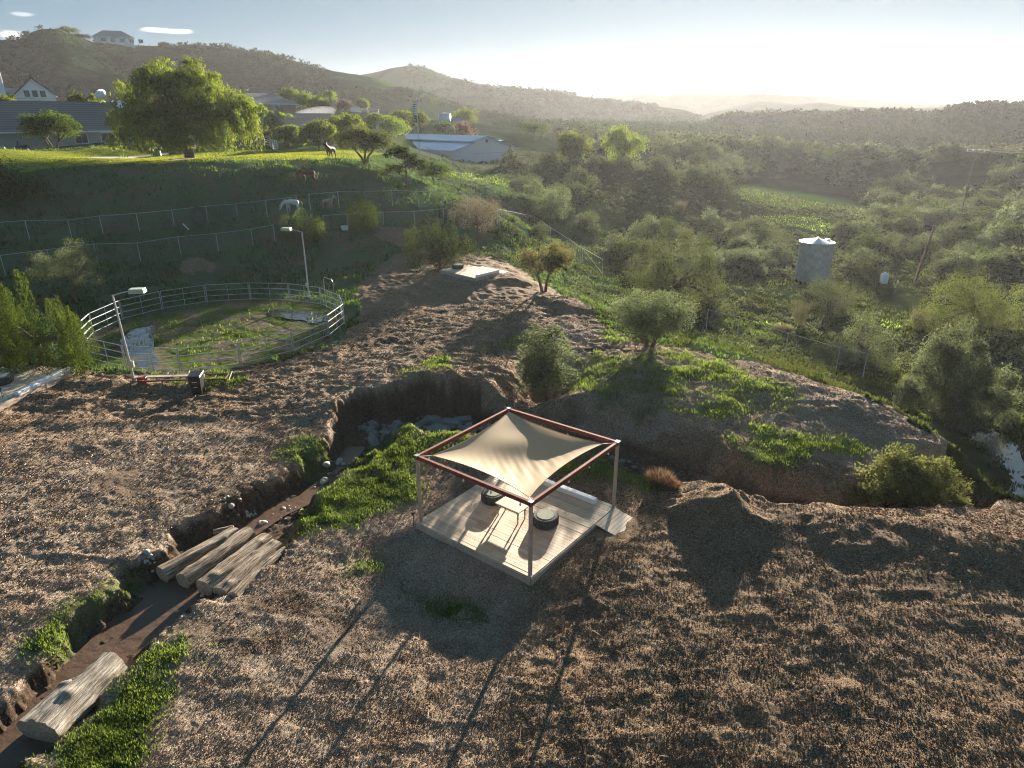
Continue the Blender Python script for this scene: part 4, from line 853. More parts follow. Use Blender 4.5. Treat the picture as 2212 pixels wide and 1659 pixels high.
# the sail
NS = 90; cor = {k_: Vector(D(a, b, BH + .02)) for k_, (a, b) in PC.items()}; cen = sum(cor.values(), Vector()) / 4
ins = {'F': .10, 'R': .15, 'B': .05, 'L': .14}; cn = {k_: v.lerp(cen, ins[k_]) for k_, v in cor.items()}
cn['F'].z -= .02; cn['B'].z -= .02
V = []
for i in range(NS + 1):
    for j in range(NS + 1):
        u, v = i / NS, j / NS                      # u: F->R, v: F->L
        # concave edges
        pin = .062
        uu = u + (u - .5) * -2 * pin * (4 * v * (1 - v)) * 1.0; vv = v + (v - .5) * -2 * pin * (4 * u * (1 - u))
        p = cn['F'] * (1 - uu) * (1 - vv) + cn['R'] * uu * (1 - vv) + cn['L'] * (1 - uu) * vv + cn['B'] * uu * vv
        w_ = 16 * u * (1 - u) * v * (1 - v)
        s_ = (u + v) / 2                           # 0 at the near corner, 1 at the far corner
        p.z += -.36 * w_ ** .8
        t_ = (u - v)                               # across
        p.z += .13 * math.exp(-(((s_ - .66) / .15) ** 2 + ((t_ + .02) / .42) ** 2))      # wind bulge
        p.z += .020 * math.sin(t_ * 30 + 1.2 * math.sin(s_ * 7)) * math.exp(-((s_ - .27) / .13) ** 2) * w_ ** .5 * 1.1
        p.z += .006 * math.sin(t_ * 61 + s_ * 20) * math.exp(-((s_ - .3) / .18) ** 2) * w_ ** .5
        V.append(p)
so = mk('shade_sail', V, gridfaces(NS + 1, NS + 1), M['sail'], smooth=True); tag(so, 'beige fabric shade sail stretched inside the red-brown beams', 'shade sail')
for k_ in cor: MB().tube([cor[k_].lerp(cen, .015), cn[k_]], .012, 6).build('corner_rope', M['white'], so)
edge = MB()
def sv(i, j): return V[i * (NS + 1) + j]
for line in ([sv(i, 0) for i in range(0, NS + 1, 3)], [sv(i, NS) for i in range(0, NS + 1, 3)], [sv(0, i) for i in range(0, NS + 1, 3)], [sv(NS, i) for i in range(0, NS + 1, 3)]): edge.tube(line, .010, 5)
edge.build('hem', M['sail'], so)
# string of bulbs under the beams
sl = empty('string_lights', (0, 0, 0), 0, 'string of small bulbs hanging under the shade frame beams', 'string lights'); m = MB(); bl = []
for q in (('F', 'R'), ('R', 'B'), ('B', 'L'), ('L', 'F')):
    pa, pb = [Vector(D(*PC[x], HP - .02)).lerp(Vector((cen.x, cen.y, HP - .02)), .03) for x in q]
    pts = []
    for i in range(13):
        t_ = i / 12; p = pa.lerp(pb, t_); p.z -= .07 * (1 - (2 * ((t_ * 4) % 1) - 1) ** 2); pts.append(p)
        if i in (2, 5, 8, 11): bl.append(p.copy())
    m.tube(pts, .005, 4)
m.build('cable', M['black'], sl)
M['bulb'] = NT('bulb_glass').P(col=(.75, .68, .5), rough=.15, spec=.8).m
for p in bl: MB().lathe([(.012, .0), (.016, -.03), (.034, -.06), (.036, -.085), (.022, -.11), (.001, -.118)], 10, p).build('bulb', M['bulb'], sl, True)
# white beam bench along the far right edge
def wbeam(name, a, b, z, label):
    o = MB().bar((a[0], a[1], z + .095), (b[0], b[1], z + .095), .21, .19).build(name, M['white'], None, bevel=.012); return tag(o, label, 'bench')
pa = FO + e1 * (DW - .28) + e2 * .62; pb = FO + e1 * (DW - .28) + e2 * 3.2
wbeam('white_beam', pa, pb, DT, 'long white beam seat at the back edge of the deck under the sail')
def tyre_seat(x, y, z, r, h, rz, label, cush=True):
    t = empty('tyre_seat', (x, y, z), rz, label, 'tyre seat')
    m = MB().lathe([(r * .62, .01), (r * .9, 0), (r * .99, h * .14), (r * 1.0, h * .5), (r * .99, h * .84), (r * .92, h * .98), (r * .72, h * 1.0), (r * .68, h * .94), (r * .66, h * .5), (r * .62, .01)], 48)
    for k in range(26):
        for s_ in (0, 1):
            a0 = 6.2832 * (k + s_ * .5) / 26; z0_, z1_ = (h * .12, h * .52) if s_ else (h * .48, h * .90); a1 = a0 + (.10 if s_ else -.10)
            m.bar((r * 1.005 * math.cos(a0), r * 1.005 * math.sin(a0), z0_), (r * 1.005 * math.cos(a1), r * 1.005 * math.sin(a1), z1_), .022, .035, up=(math.cos(a0), math.sin(a0), 0))
    m.build('tyre', M['rubber'], t)
    if cush: MB().lathe([(r * .67, h * .90), (r * .70, h * 1.0), (r * .68, h * 1.03), (0.0001, h * 1.035)], 40).build('seat_pad', M['cushion'], t)
    return t
tyre_seat(-.66, 20.35, DT, .40, .33, .3, 'tyre seat with grey pad behind the little table on the deck')
tyre_seat(1.10, 18.90, DT, .42, .34, .9, 'tyre seat with grey pad on the deck beside the near post')
tb = empty('low_table', (-.02, 19.30, DT), math.atan2(-.62, .78), 'low pale wooden table with turned legs between two tyre seats', 'table')
MB().box((0, 0, .455), (1.02, .50, .035)).build('tabletop', M['plank'], tb, bevel=.012)
MB().box((0, .19, .40), (.80, .022, .08)).box((0, -.19, .40), (.80, .022, .08)).box((.40, 0, .40), (.022, .36, .08)).box((-.40, 0, .40), (.022, .36, .08)).build('apron', M['plank'], tb)
for sx in (-1, 1):
    for sy in (-1, 1): MB().lathe([(.020, 0), (.026, .05), (.018, .10), (.032, .20), (.022, .27), (.036, .33), (.036, .437)], 12, (sx * .42, sy * .19, 0)).build('leg', M['grey_wood'], tb, True)
def solar(x, y, label, z=None, H_=.62):
    z = hz(x, y) if z is None else z; t = empty('solar_light', (x, y, z), rnd.uniform(0, 3), label, 'path light')
    MB().tube([(0, 0, -.1), (.02, 0, H_ * .72)], .011, 6).build('stake', M['black'], t)
    MB().tube([(.02, 0, H_ * .72), (.02, 0, H_ * .78)], .028, 8).box((.02, 0, H_ * .86), (.09, .06, .10)).build('lamp_head', M['black'], t)
    MB().box((.02, -.035, H_ * .86), (.06, .01, .06)).build('lens', M['glass'], t); return t
solar(*Pz(893, 1133, -.1)[:2], 'small black garden spotlight on a stake beside the left deck corner')

def deck(name, cor_, label, z, bw=.14, fas=.22):
    """free four-corner deck; boards run along the first edge"""
    t = empty(name, (0, 0, 0), 0, label, 'deck'); A_, B_, C_, D_ = [Vector((*c, 0)) for c in cor_]
    fb = (B_ - A_).normalized(); fa = (D_ - A_); fa = (fa - fb * fa.dot(fb)).normalized()
    P_ = np.array([[(p - A_).dot(fa), (p - A_).dot(fb)] for p in (A_, B_, C_, D_)]); wd = P_[:, 0].max()
    def trim(a):
        xs = []
        for i in range(4):
            p, q = P_[i], P_[(i + 1) % 4]
            if (p[0] > a) != (q[0] > a): xs.append(p[1] + (q[1] - p[1]) * (a - p[0]) / (q[0] - p[0]))
        return (min(xs), max(xs)) if len(xs) == 2 else (0, 0)
    boards('floor_boards', int(wd / bw), bw, 0, Vector((A_.x, A_.y, z)), fa, fb, 0, M['boards'], t, trim=trim, seed=9)
    m = MB(); cs = [A_, B_, C_, D_]; c0 = sum(cs, Vector()) / 4
    for i in range(4):
        p, q = cs[i], cs[(i + 1) % 4]; n_ = ((p + q) / 2 - c0); d = (q - p).normalized(); n_ = (n_ - d * n_.dot(d)).normalized() * .02
        m.bar((p.x + n_.x, p.y + n_.y, z - fas / 2 - .04), (q.x + n_.x, q.y + n_.y, z - fas / 2 - .04), .04, fas)
    m.build('rim_joist', M['post'], t); return t
zl = .28; la = [Pz(0, 875, zl), Pz(167, 797, zl), Pz(56, 788, zl), Pz(-140, 830, zl)]; la[0] = Pz(-70, 907, zl)
deck('wooden_deck', la, 'grey plank deck in tree shade at the left frame edge', zl)
p = Pz(33, 857, zl); q = Pz(150, 800, zl); p = (p[0] * 1.0, p[1] + .12); q = (q[0], q[1] + .12)
wbeam('white_beam', p, q, zl, 'long white beam seat on the left deck')
x, y = Pz(2, 828, zl); tyre_seat(x - .1, y, zl, .62, .38, .2, 'large tyre with grey pad on the left deck', True)
solar(*Pz(9, 873, .1), 'black garden spotlight on a stake by the left deck front edge', .05, .95)
solar(*Pz(168, 811, .1), 'black garden spotlight on a stake at the left deck corner', .05, .85)
zm = 1.2; ma = [Pz(950, 583, zm), Pz(1028, 601, zm), Pz(1078, 585, zm), Pz(1030, 574, zm)]; ma[3] = Pz(1010, 572, zm)
mdk = deck('wooden_deck', ma, 'small pale deck on the mulch mound behind the dark shrub', zm, fas=.3)
p0_, p1_ = Vector((*Pz(1052, 578, zm), zm)), Vector((*Pz(1092, 580, zm), zm - .22)); 
boards('ramp', 8, .15, 2.2, p0_ + Vector((-.4, .5, 0)), (Vector((-.45, -.9, 0))).normalized(), (p1_ - p0_).normalized(), 0, M['boards'], mdk, seed=3)
p = Pz(1029, 600, zm); q = Pz(1077, 588, zm); wbeam('white_beam', (p[0], p[1] + .12), (q[0], q[1] + .12), zm, 'short white beam seat on the small centre deck')
x, y = Pz(989, 580, zm); tyre_seat(x, y, zm, .44, .34, .2, 'black tyre planter with a seedling on the small centre deck', True)
g2 = np.random.default_rng(8); V_, F_, r_, c_ = crown('sparse', .9, .5, 260, .12, 55); o = mk('potted_plant', V_ + np.array([x, y, zm + .36]), F_, M['leaf_olive'], None, {'rnd': r_}); tag(o, 'leafy seedling standing on the black tyre of the small centre deck', 'plant')
# ------------------------------------------------------------------ water
def water(name, pts, w, z, m, seed=0, n=6):
    pts = np.array(pts); P_ = []
    for a, b in zip(pts[:-1], pts[1:]):
        for t in np.linspace(0, 1, n, endpoint=False): P_.append(a + (b - a) * t)
    P_.append(pts[-1]); P_ = np.array(P_); d = np.gradient(P_, axis=0); d = d[:, :2] / np.linalg.norm(d[:, :2], axis=1)[:, None]; nn = np.stack([-d[:, 1], d[:, 0]], 1)
    V = []
    for k in (-1, -.33, .33, 1):
        for i in range(len(P_)): V.append((P_[i, 0] + nn[i, 0] * w * k, P_[i, 1] + nn[i, 1] * w * k, P_[i, 2] + z))
    V = np.array(V); L = len(P_); Fc = []
    for k in range(3):
        for i in range(L - 1): Fc.append((k * L + i, k * L + i + 1, (k + 1) * L + i + 1, (k + 1) * L + i))
    return tag(mk(name, V, Fc, m, smooth=True), kind='structure')
gp = lambda i0, i1: [(g_[0], g_[1], g_[2]) for g_ in GUL[i0:i1]]
water('creek_water', gp(0, 6), .95, .07, M['brown_water'])
water('creek_water', [(*Pz(770,965,-1.0),-1.06),(*Pz(745,1000,-1.0),-1.02),(*Pz(715,1040,-1.0),-.97),(*Pz(665,1080,-.95),-.93),(*Pz(600,1110,-.9),-.88),(*Pz(520,1165,-.9),-.86)], .42, .06, M['brown_water'])
M['stream_water'] = watermat('stream_water', (.06, .065, .07), .06, .12)
water('stream_water', [(*Pz(2140,935,-4.8),-4.80),(*Pz(2150,985,-4.7),-4.68),(*Pz(2172,1030,-4.7),-4.68),(*Pz(2190,1080,-4.65),-4.62),(*Pz(2195,1130,-4.6),-4.6),(*Pz(2200,1200,-4.6),-4.62)], 1.15, .12, M['stream_water'])
def puddle(pts, z):
    P_ = [Pz(px, py, z) for px, py in pts]; n = len(P_); Q_ = []
    for i in range(n):
        for t in (0, .33, .67):
            a = P_[i]; b = P_[(i + 1) % n]; j = .12
            Q_.append((a[0] + (b[0] - a[0]) * t + rnd.uniform(-j, j), a[1] + (b[1] - a[1]) * t + rnd.uniform(-j, j), z))
    return tag(mk('puddle_water', Q_, [tuple(range(len(Q_)))], M['puddle']), kind='structure')
PZ = hz(PEN_C[0], PEN_C[1]); PZ1 = float(np.mean([hz(*Pz(300, 740, -.3)), hz(*Pz(290, 760, -.3)), hz(*Pz(320, 720, -.3))])); PZ2 = float(np.mean([hz(*Pz(600, 676, -.3)), hz(*Pz(660, 680, -.3))]))
puddle([(262,735),(285,712),(330,702),(342,706),(330,730),(335,760),(345,790),(300,796),(275,770)], PZ1 + .06)
puddle([(575,675),(600,668),(650,672),(700,676),(716,690),(680,698),(640,690),(590,684)], PZ2 + .06)
# ------------------------------------------------------------------ stones
def stone_mesh(seed, flat=.6, rough=.18):
    bm = bmesh.new(); bmesh.ops.create_icosphere(bm, subdivisions=2 if rough < .3 else 1, radius=.5); g = random.Random(seed); k = [g.uniform(0, 20) for _ in range(3)]; sx, sy = g.uniform(.75, 1.3), g.uniform(.65, 1.1)
    for v in bm.verts:
        n_ = float(vn(np.array([v.co.x * 2.2 + k[0]]), np.array([v.co.y * 2.2 + v.co.z * 1.7 + k[1]]), seed)[0]); v.co *= 1 + rough * n_ * 1.6; v.co.x *= sx; v.co.y *= sy; v.co.z *= flat
    me = bpy.data.meshes.new('stone'); bm.to_mesh(me); bm.free(); me.polygons.foreach_set('use_smooth', [rough < .25] * len(me.polygons)); return me
SM = [stone_mesh(i) for i in range(5)]; SB = [stone_mesh(20 + i, .75, .5) for i in range(5)]
for me in SM: me.materials.append(M['stone'])
for me in SB: me.materials.append(M['stone2'])
g = random.Random(3)
def scatter(L, picks, n, s0, s1, spread, label, group):
    for i in range(n):
        px, py, z = g.choice(picks); x, y = Pz(px + g.gauss(0, spread), py + g.gauss(0, spread * .5), z); s_ = s0 + (s1 - s0) * g.random() ** 2.2
        o = bpy.data.objects.new('stone', g.choice(L)); C.objects.link(o); o.scale = (s_, s_, s_ * g.uniform(.8, 1.2)); o.rotation_euler = (g.uniform(-.5, .5), g.uniform(-.5, .5), g.uniform(0, 6.28)); o.location = (x, y, hz(x, y) + s_ * .12)
        tag(o, label, 'rock', group)
scatter(SB, [(800,922,-1.15),(840,916,-1.15),(880,914,-1.15),(920,912,-1.15),(960,912,-1.15),(990,914,-1.15),(860,932,-1.15),(900,935,-1.15),(940,930,-1.15),(1000,930,-1.15),(1040,925,-1.15),(820,936,-1.15)], 120, .14, .62, 17, 'broken pale rubble rock lying in the pit under the dark bank', 'rubble in the pit')
scatter(SM, [(690,1045,-1),(700,1040,-1),(715,1020,-1),(730,1000,-1),(690,1060,-1),(745,1005,-1),(675,1075,-.95)], 24, .10, .42, 7, 'rounded grey stone beside the narrow water run', 'stones along the water run')
scatter(SM, [(600,1120,-.9),(630,1105,-.9),(570,1130,-.9),(540,1115,-.9),(500,1120,-.85),(640,1130,-.9)], 46, .06, .24, 12, 'small pale creek stone above the log bridge', 'stones above the log bridge')
scatter(SM, [(322,1228,-.6),(335,1238,-.6),(312,1240,-.6)], 12, .10, .24, 6, 'pale stone at the left end of the log bridge', 'stones at the bridge end')
scatter(SM, [(360,1280,-.9),(400,1290,-.9),(430,1300,-.9),(350,1330,-.9),(410,1340,-.85),(380,1370,-.85),(340,1440,-.85)], 46, .05, .17, 14, 'small wet pebble stone below the log bridge', 'stones below the log bridge')
scatter(SB, [(1370,1010,-1.2),(1400,1030,-1.2),(1345,1000,-1.2)], 10, .10, .3, 12, 'grey rubble stone in the gully right of the shade frame', 'rubble right of the frame')
for (px, py, sx, sy, sz, rz) in [(944,930,1.05,.55,.35,.1),(975,912,1.0,.5,.35,-.3),(1003,905,.8,.45,.3,.2),(905,935,.22,.75,.2,.5)]:
    x, y = Pz(px, py, -1.1); m = MB().box((0, 0, 0), (sx, sy, sz), M=Matrix.Rotation(rz, 3, 'Z') @ Matrix.Rotation(.15, 3, 'X'), taper=.85)
    o = m.build('concrete_slab', M['stone2'], None, bevel=.03); o.location = (x, y, hz(x, y) + sz * .35)
    tag(o, {944: 'flat pale concrete block at the front of the rubble pit', 975: 'tilted broken concrete slab in the middle of the rubble pit', 1003: 'concrete slab half hidden by the red beam', 905: 'narrow upright concrete strip in the rubble pit'}[px], 'slab')
# ------------------------------------------------------------------ logs
def log(name, pa, pb, ra, rb, label, m, seed, bend=.04, knots=4, half=False, split=False):
    pa = Vector(pa); pb = Vector(pb); L = (pb - pa).length; d = (pb - pa).normalized(); u = Vector((0, 0, 1)); x = d.cross(u).normalized(); z = x.cross(d); g = random.Random(seed)
    n, k = 60, 40; V = []; kn = [(g.random(), g.uniform(0, 6.28), g.uniform(.5, 1)) for _ in range(knots)]
    for i in range(n + 1):
        t = i / n; c = pa.lerp(pb, t) + z * bend * L * .2 * math.sin(3.14 * t) + x * bend * L * .3 * math.sin(5 * t + seed); r = ra + (rb - ra) * t
        for j in range(k):
            a = 6.2832 * j / k; q = 1 + .03 * math.sin(3 * a + seed) + .08 * float(vn(np.array([j * .7 + seed]), np.array([t * 5.]), seed)[0]) + .05 * float(vn(np.array([j * 2.1]), np.array([t * 1.]), seed + 5)[0])
            for kt, ka, ks in kn:
                da = (a - ka + 3.14) % 6.283 - 3.14; q += .22 * ks * math.exp(-((t - kt) * L / .14) ** 2 - (da / .35) ** 2)
            if split: q += -.10 * math.exp(-((a - 1.55 - .3 * t) / .10) ** 2) - .07 * math.exp(-((a - 1.0 + .2 * t) / .08) ** 2) + .34 * math.exp(-((a - 2.75) / .42) ** 2) * float(sstep(.66, .50, np.array([t]))[0]) - .12 * math.exp(-((a - 2.2) / .18) ** 2) * (t < .6)
            yy = math.sin(a); 
            if half: yy = min(yy, .85) 
            V.append(c + (x * math.cos(a) + z * yy) * r * q)
    Fc = [(i * k + j, i * k + (j + 1) % k, (i + 1) * k + (j + 1) % k, (i + 1) * k + j) for i in range(n) for j in range(k)]
    AT = {'lu': [i / n * L for i in range(n + 1) for j in range(k)], 'lv': [math.cos(6.2832 * j / k) * ra * 3 for i in range(n + 1) for j in range(k)], 'lw': [math.sin(6.2832 * j / k) * ra * 3 for i in range(n + 1) for j in range(k)]}
    e0 = [V[j] for j in range(k)]; e1_ = [V[n * k + j] for j in range(k)]
    c0 = sum(e0, Vector()) / k; c1_ = sum(e1_, Vector()) / k
    t = empty(name, (0, 0, 0), 0, label, 'log'); mk('log_body', V, Fc, m, t, AT, smooth=True)
    for e, c in ((e0, c0 - d * .02), (e1_, c1_ + d * .02)):
        Ve = [c] + e; F_ = [(0, 1 + j, 1 + (j + 1) % k) for j in range(k)]; mk('cut_end', Ve, F_, M['log_end'], t)
    return t
def logmat(name, base, dark):
    t = NT(name); cv = t.new('ShaderNodeCombineXYZ'); [t.set(cv.inputs[q], t.attr(a_)) for q, a_ in enumerate(('lu', 'lv', 'lw'))]
    n1 = t.noise(5, 5, .7, t.scale(cv.outputs[0], (.28, 1.6, 1.6)), .8); n2 = t.noise(2.0, 3, .6, cv.outputs[0])
    c = t.ramp(n1, [(.36, tuple(q * .35 for q in dark)), (.44, dark), (.55, base), (.8, tuple(min(1, q * 1.25) for q in base))])
    c = t.mix(t.ramp(n2, [(.38, (0, 0, 0)), (.66, (1, 1, 1))]), t.mix(1, c, (.62, .56, .50), 'MULTIPLY'), c)
    t.P(col=c, rough=.9, spec=.2); t.bump(n1, 1.0, .05); return t.m
M['log'] = logmat('weathered_log', (.46, .385, .30), (.17, .13, .095))
def P3(px, py, z): x, y = Pz(px, py, z); return (x, y, z)
LZ = -.46
for i, (a, b, ra, rb, hf, lb) in enumerate([((352,1243),(510,1150),.29,.25,True,'weathered split log, first of the bridge from the left bank'),((396,1256),(541,1153),.27,.27,False,'knotted round log, second of the bridge from the left'),((440,1272),(580,1166),.31,.29,True,'broad flat hewn log in the middle of the bridge'),
    ((475,1284),(598,1178),.27,.25,True,'reddish cracked log, fourth of the bridge from the left'),((505,1292),(614,1190),.21,.16,False,'thin round log at the right side of the bridge')]):
    log('bridge_log', P3(*a, LZ), P3(*b, LZ), ra, rb, lb, M['log'], 11 + i, .05, 5, hf)
log('wood_stub', P3(462,1152,-.45), P3(505,1140,-.42), .12, .10, 'short log stub lying across the far end of the bridge', M['log'], 31, .02, 1)
M['log2'] = logmat('silver_log', (.48, .45, .395), (.25, .215, .175))
log('fallen_log', P3(92,1590,-.50), P3(245,1432,-.42), .50, .36, 'huge silvery fallen log lying in the brown creek', M['log2'], 41, .03, 3, split=True)
# ------------------------------------------------------------------ round pen
pen = empty('round_pen', (PEN_C[0], PEN_C[1], 0), 0, 'round corral of grey pipe panels around the puddled arena', 'round pen'); NPN = 16; PH = 1.32
for i in range(NPN):
    a0 = 6.28318 * (i + .3) / NPN; a1 = 6.28318 * (i + 1.3) / NPN
    p = Vector((PEN_R * math.cos(a0), PEN_R * math.sin(a0), 0)); q = Vector((PEN_R * math.cos(a1), PEN_R * math.sin(a1), 0)); d = (q - p).normalized()
    p = p + d * .05; q = q - d * .05; zp = hz(PEN_C[0] + p.x, PEN_C[1] + p.y) + .02; zq = hz(PEN_C[0] + q.x, PEN_C[1] + q.y) + .02
    m = MB(); gate = (i == 1)
    for h_ in (.10, .50, .91, PH): m.tube([(p.x, p.y, zp + h_), (q.x, q.y, zq + h_)], .022, 6)
    for t in (0, .5, 1): c = p.lerp(q, t); zc = zp + (zq - zp) * t; m.tube([(c.x, c.y, zc), (c.x, c.y, zc + PH)], .028 if t != .5 else .020, 6)
    if gate:
        c1_ = p.lerp(q, .25); c2_ = p.lerp(q, .75)
        m.tube([(c1_.x, c1_.y, zp), (c1_.x, c1_.y, zp + 2.1), tuple(c1_.lerp(c2_, .12) + Vector((0, 0, zp + 2.25))), tuple(c1_.lerp(c2_, .88) + Vector((0, 0, zp + 2.25))), (c2_.x, c2_.y, zp + 2.1), (c2_.x, c2_.y, zp)], .03, 6)
    m.build('gate_panel' if gate else 'panel', M['pipe'], pen)
# ------------------------------------------------------------------ pole lamps
def pole_lamp(x, y, H_, tx, rz, label):
    z = hz(x, y); t = empty('pole_lamp', (x, y, z), rz, label, 'pole lamp')
    MB().tube([(0, 0, -.2), (0, 0, .25)], .13, 10).build('base', M['steel'], t)
    MB().tube([(0, 0, 0), (tx * .5, 0, H_ * .5), (tx, 0, H_)], [.065, .055, .045], 10).build('pole', M['steel'], t)
    MB().tube([(tx, 0, H_ - .03), (tx + .45, 0, H_ + .10), (tx + .85, 0, H_ + .16)], .028, 8).build('arm', M['steel'], t)
    hd = MB().box((tx + 1.15, 0, H_ + .17), (.72, .48, .22), taper=.92).build('lamp_head', M['lamp'], t, bevel=.02)
    MB().box((tx + 1.15, 0, H_ + .05), (.6, .38, .03)).build('lens', M['glass'], hd)
    MB().box((.09, 0, 1.05), (.12, .12, .34)).build('junction_box', M['steel'], t); return t
x, y = Pz(291, 826, 0); pole_lamp(x, y, 4.6, -.12, .15, 'near grey pole lamp with box head at the front of the round pen')
x, y = Pz(668, 642, -.2); pole_lamp(x, y, 5.0, .0, math.pi - .1, 'far grey pole lamp with box head behind the round pen')
# ------------------------------------------------------------------ chain-link fences
def uvquad(name, Q_, m, parent):
    V = []; Fc = []; UV = []
    for (a, b, h_) in Q_:
        k = len(V); L = (Vector(b) - Vector(a)).length; V += [a, b, (b[0], b[1], b[2] + h_), (a[0], a[1], a[2] + h_)]; Fc.append((k, k + 1, k + 2, k + 3)); UV += [(0, 0), (L, 0), (L, h_), (0, h_)]
    o = mk(name, V, Fc, m, parent); l = o.data.uv_layers.new(name='UVMap')
    for i, u in enumerate(UV): l.data[i].uv = u
    return o
M['fence_pipe'] = simple('dull_fence_pipe', (.36, .39, .41), .85, 0, var=.1, spec=.1)
def chain_fence(pts, label, h_=1.55, gate=False, sub=1):
    W_ = []
    for p in pts:
        x, y, z = G(*p); W_.append((x, y, hz(x, y)))
    P_ = []
    for a, b in zip(W_[:-1], W_[1:]):
        for k in range(sub):
            t = k / sub; x = a[0] + (b[0] - a[0]) * t; y = a[1] + (b[1] - a[1]) * t; P_.append((x, y, hz(x, y)))
    P_.append(W_[-1]); f = empty('chain_link_fence', (0, 0, 0), 0, label, 'fence')
    for p in P_: MB().tube([(p[0], p[1], p[2] - .2), (p[0], p[1], p[2] + h_ + .04)], .032, 6).build('post', M['fence_pipe'], f)
    MB().tube([(p[0], p[1], p[2] + h_) for p in P_], .022, 5).build('top_rail', M['fence_pipe'], f)
    uvquad('wire_mesh', [(a, b, h_) for a, b in zip(P_[:-1], P_[1:])], M['link'], f); return f
chain_fence([(-60,528),(0,524),(65,520),(155,513),(223,506),(302,501),(377,488),(450,481),(515,477),(578,472),(644,461)], 'chain-link fence crossing the upper green slope, left of the white horse')
chain_fence([(671,455),(733,451),(790,448),(848,446),(904,449),(956,449),(1010,451),(1063,454)], 'chain-link fence from the donkey to the corner post on the slope')
chain_fence([(-60,600),(12,594),(112,582),(212,570),(304,564),(391,549),(472,540),(547,530),(595,524)], 'lower chain-link fence behind the round pen', 1.6)
chain_fence([(700,492),(752,488),(829,483),(896,481),(959,480),(1015,484)], 'short chain-link fence behind the spiky juniper', 1.2)
chain_fence([(907,338),(928,345),(952,357),(975,373),(997,396),(1018,415),(1039,432),(1063,454)], 'chain-link fence climbing the slope from the corner post to the barn', 1.9)
chain_fence([(1075,487),(1154,494),(1189,526),(1229,549),(1253,567)], 'chain-link fence running down the hillside to the wire gate', 1.6)
chain_fence([(1525,713),(1591,733),(1695,771),(1804,808),(1863,817)], 'chain-link fence in the hollow beyond the weedy ridge', 1.8, sub=1)
a = G(1257, 568); b = G(1301, 593); gt = empty('wire_gate', (0, 0, 0), 0, 'open wire gate with diagonal brace at the bottom of the hillside fence', 'gate')
MB().tube([(a[0], a[1], a[2]), (a[0], a[1], a[2] + 1.6), (b[0], b[1], b[2] + 1.55), (b[0], b[1], b[2])], .03, 6).tube([(a[0], a[1], a[2] + 1.55), (b[0], b[1], b[2] + .1)], .022, 5).build('gate_frame', M['fence_pipe'], gt)
uvquad('wire_mesh', [(a, b, 1.5)], M['link'], gt)
def rail_fence(pts, label, h_=1.25, rails=3, step=2.4, rr=None, name='rail_fence', r=.05):
    W_ = [G(*p) if rr is None else Ar(p[0], p[1], rr) for p in pts]; f = empty(name, (0, 0, 0), 0, label, 'fence'); P_ = []
    for a, b in zip(W_[:-1], W_[1:]):
        n = max(1, round(math.hypot(a[0] - b[0], a[1] - b[1]) / step))
        for k in range(n): t = k / n; P_.append((a[0] + (b[0] - a[0]) * t, a[1] + (b[1] - a[1]) * t))
    P_.append(W_[-1][:2]); P_ = [(x, y, hz(x, y)) for x, y in P_]
    for p in P_[:100]: MB().box((p[0], p[1], p[2] + h_ / 2), (r * 2.4, r * 2.4, h_ + .15)).build('post', M['white'], f)
    for k in range(rails):
        m = MB(); hh = h_ * (k + .75) / rails
        for a, b in zip(P_[:-1], P_[1:]): m.bar((a[0], a[1], a[2] + hh), (b[0], b[1], b[2] + hh), r, r * 2.2)
        m.build('rail', M['white'], f)
    return f
rail_fence([(556,314),(572,315),(585,318),(600,326)], 'white four-rail fence curving down from the lawn', 1.35, 4, 1.3)
rail_fence([(778,243),(795,244),(818,247)], 'distant low white rail fence right of the white wall', 1.1, 3, 3, rr=212)
rail_fence([(45,173),(75,171),(88,182),(98,196),(109,214),(95,218)], 'white rail fence zigzagging on the hillside above the chimney house', 1.3, 3, 3.5, rr=190)
a = Ar(756, 243, 214); b = Ar(778, 243, 214); o = MB().bar((a[0], a[1], hz(*a[:2]) + .5), (b[0], b[1], hz(*b[:2]) + .5), .3, 1.3).build('white_wall', M['white']); tag(o, 'short solid white wall on the rise behind the trees', 'wall')
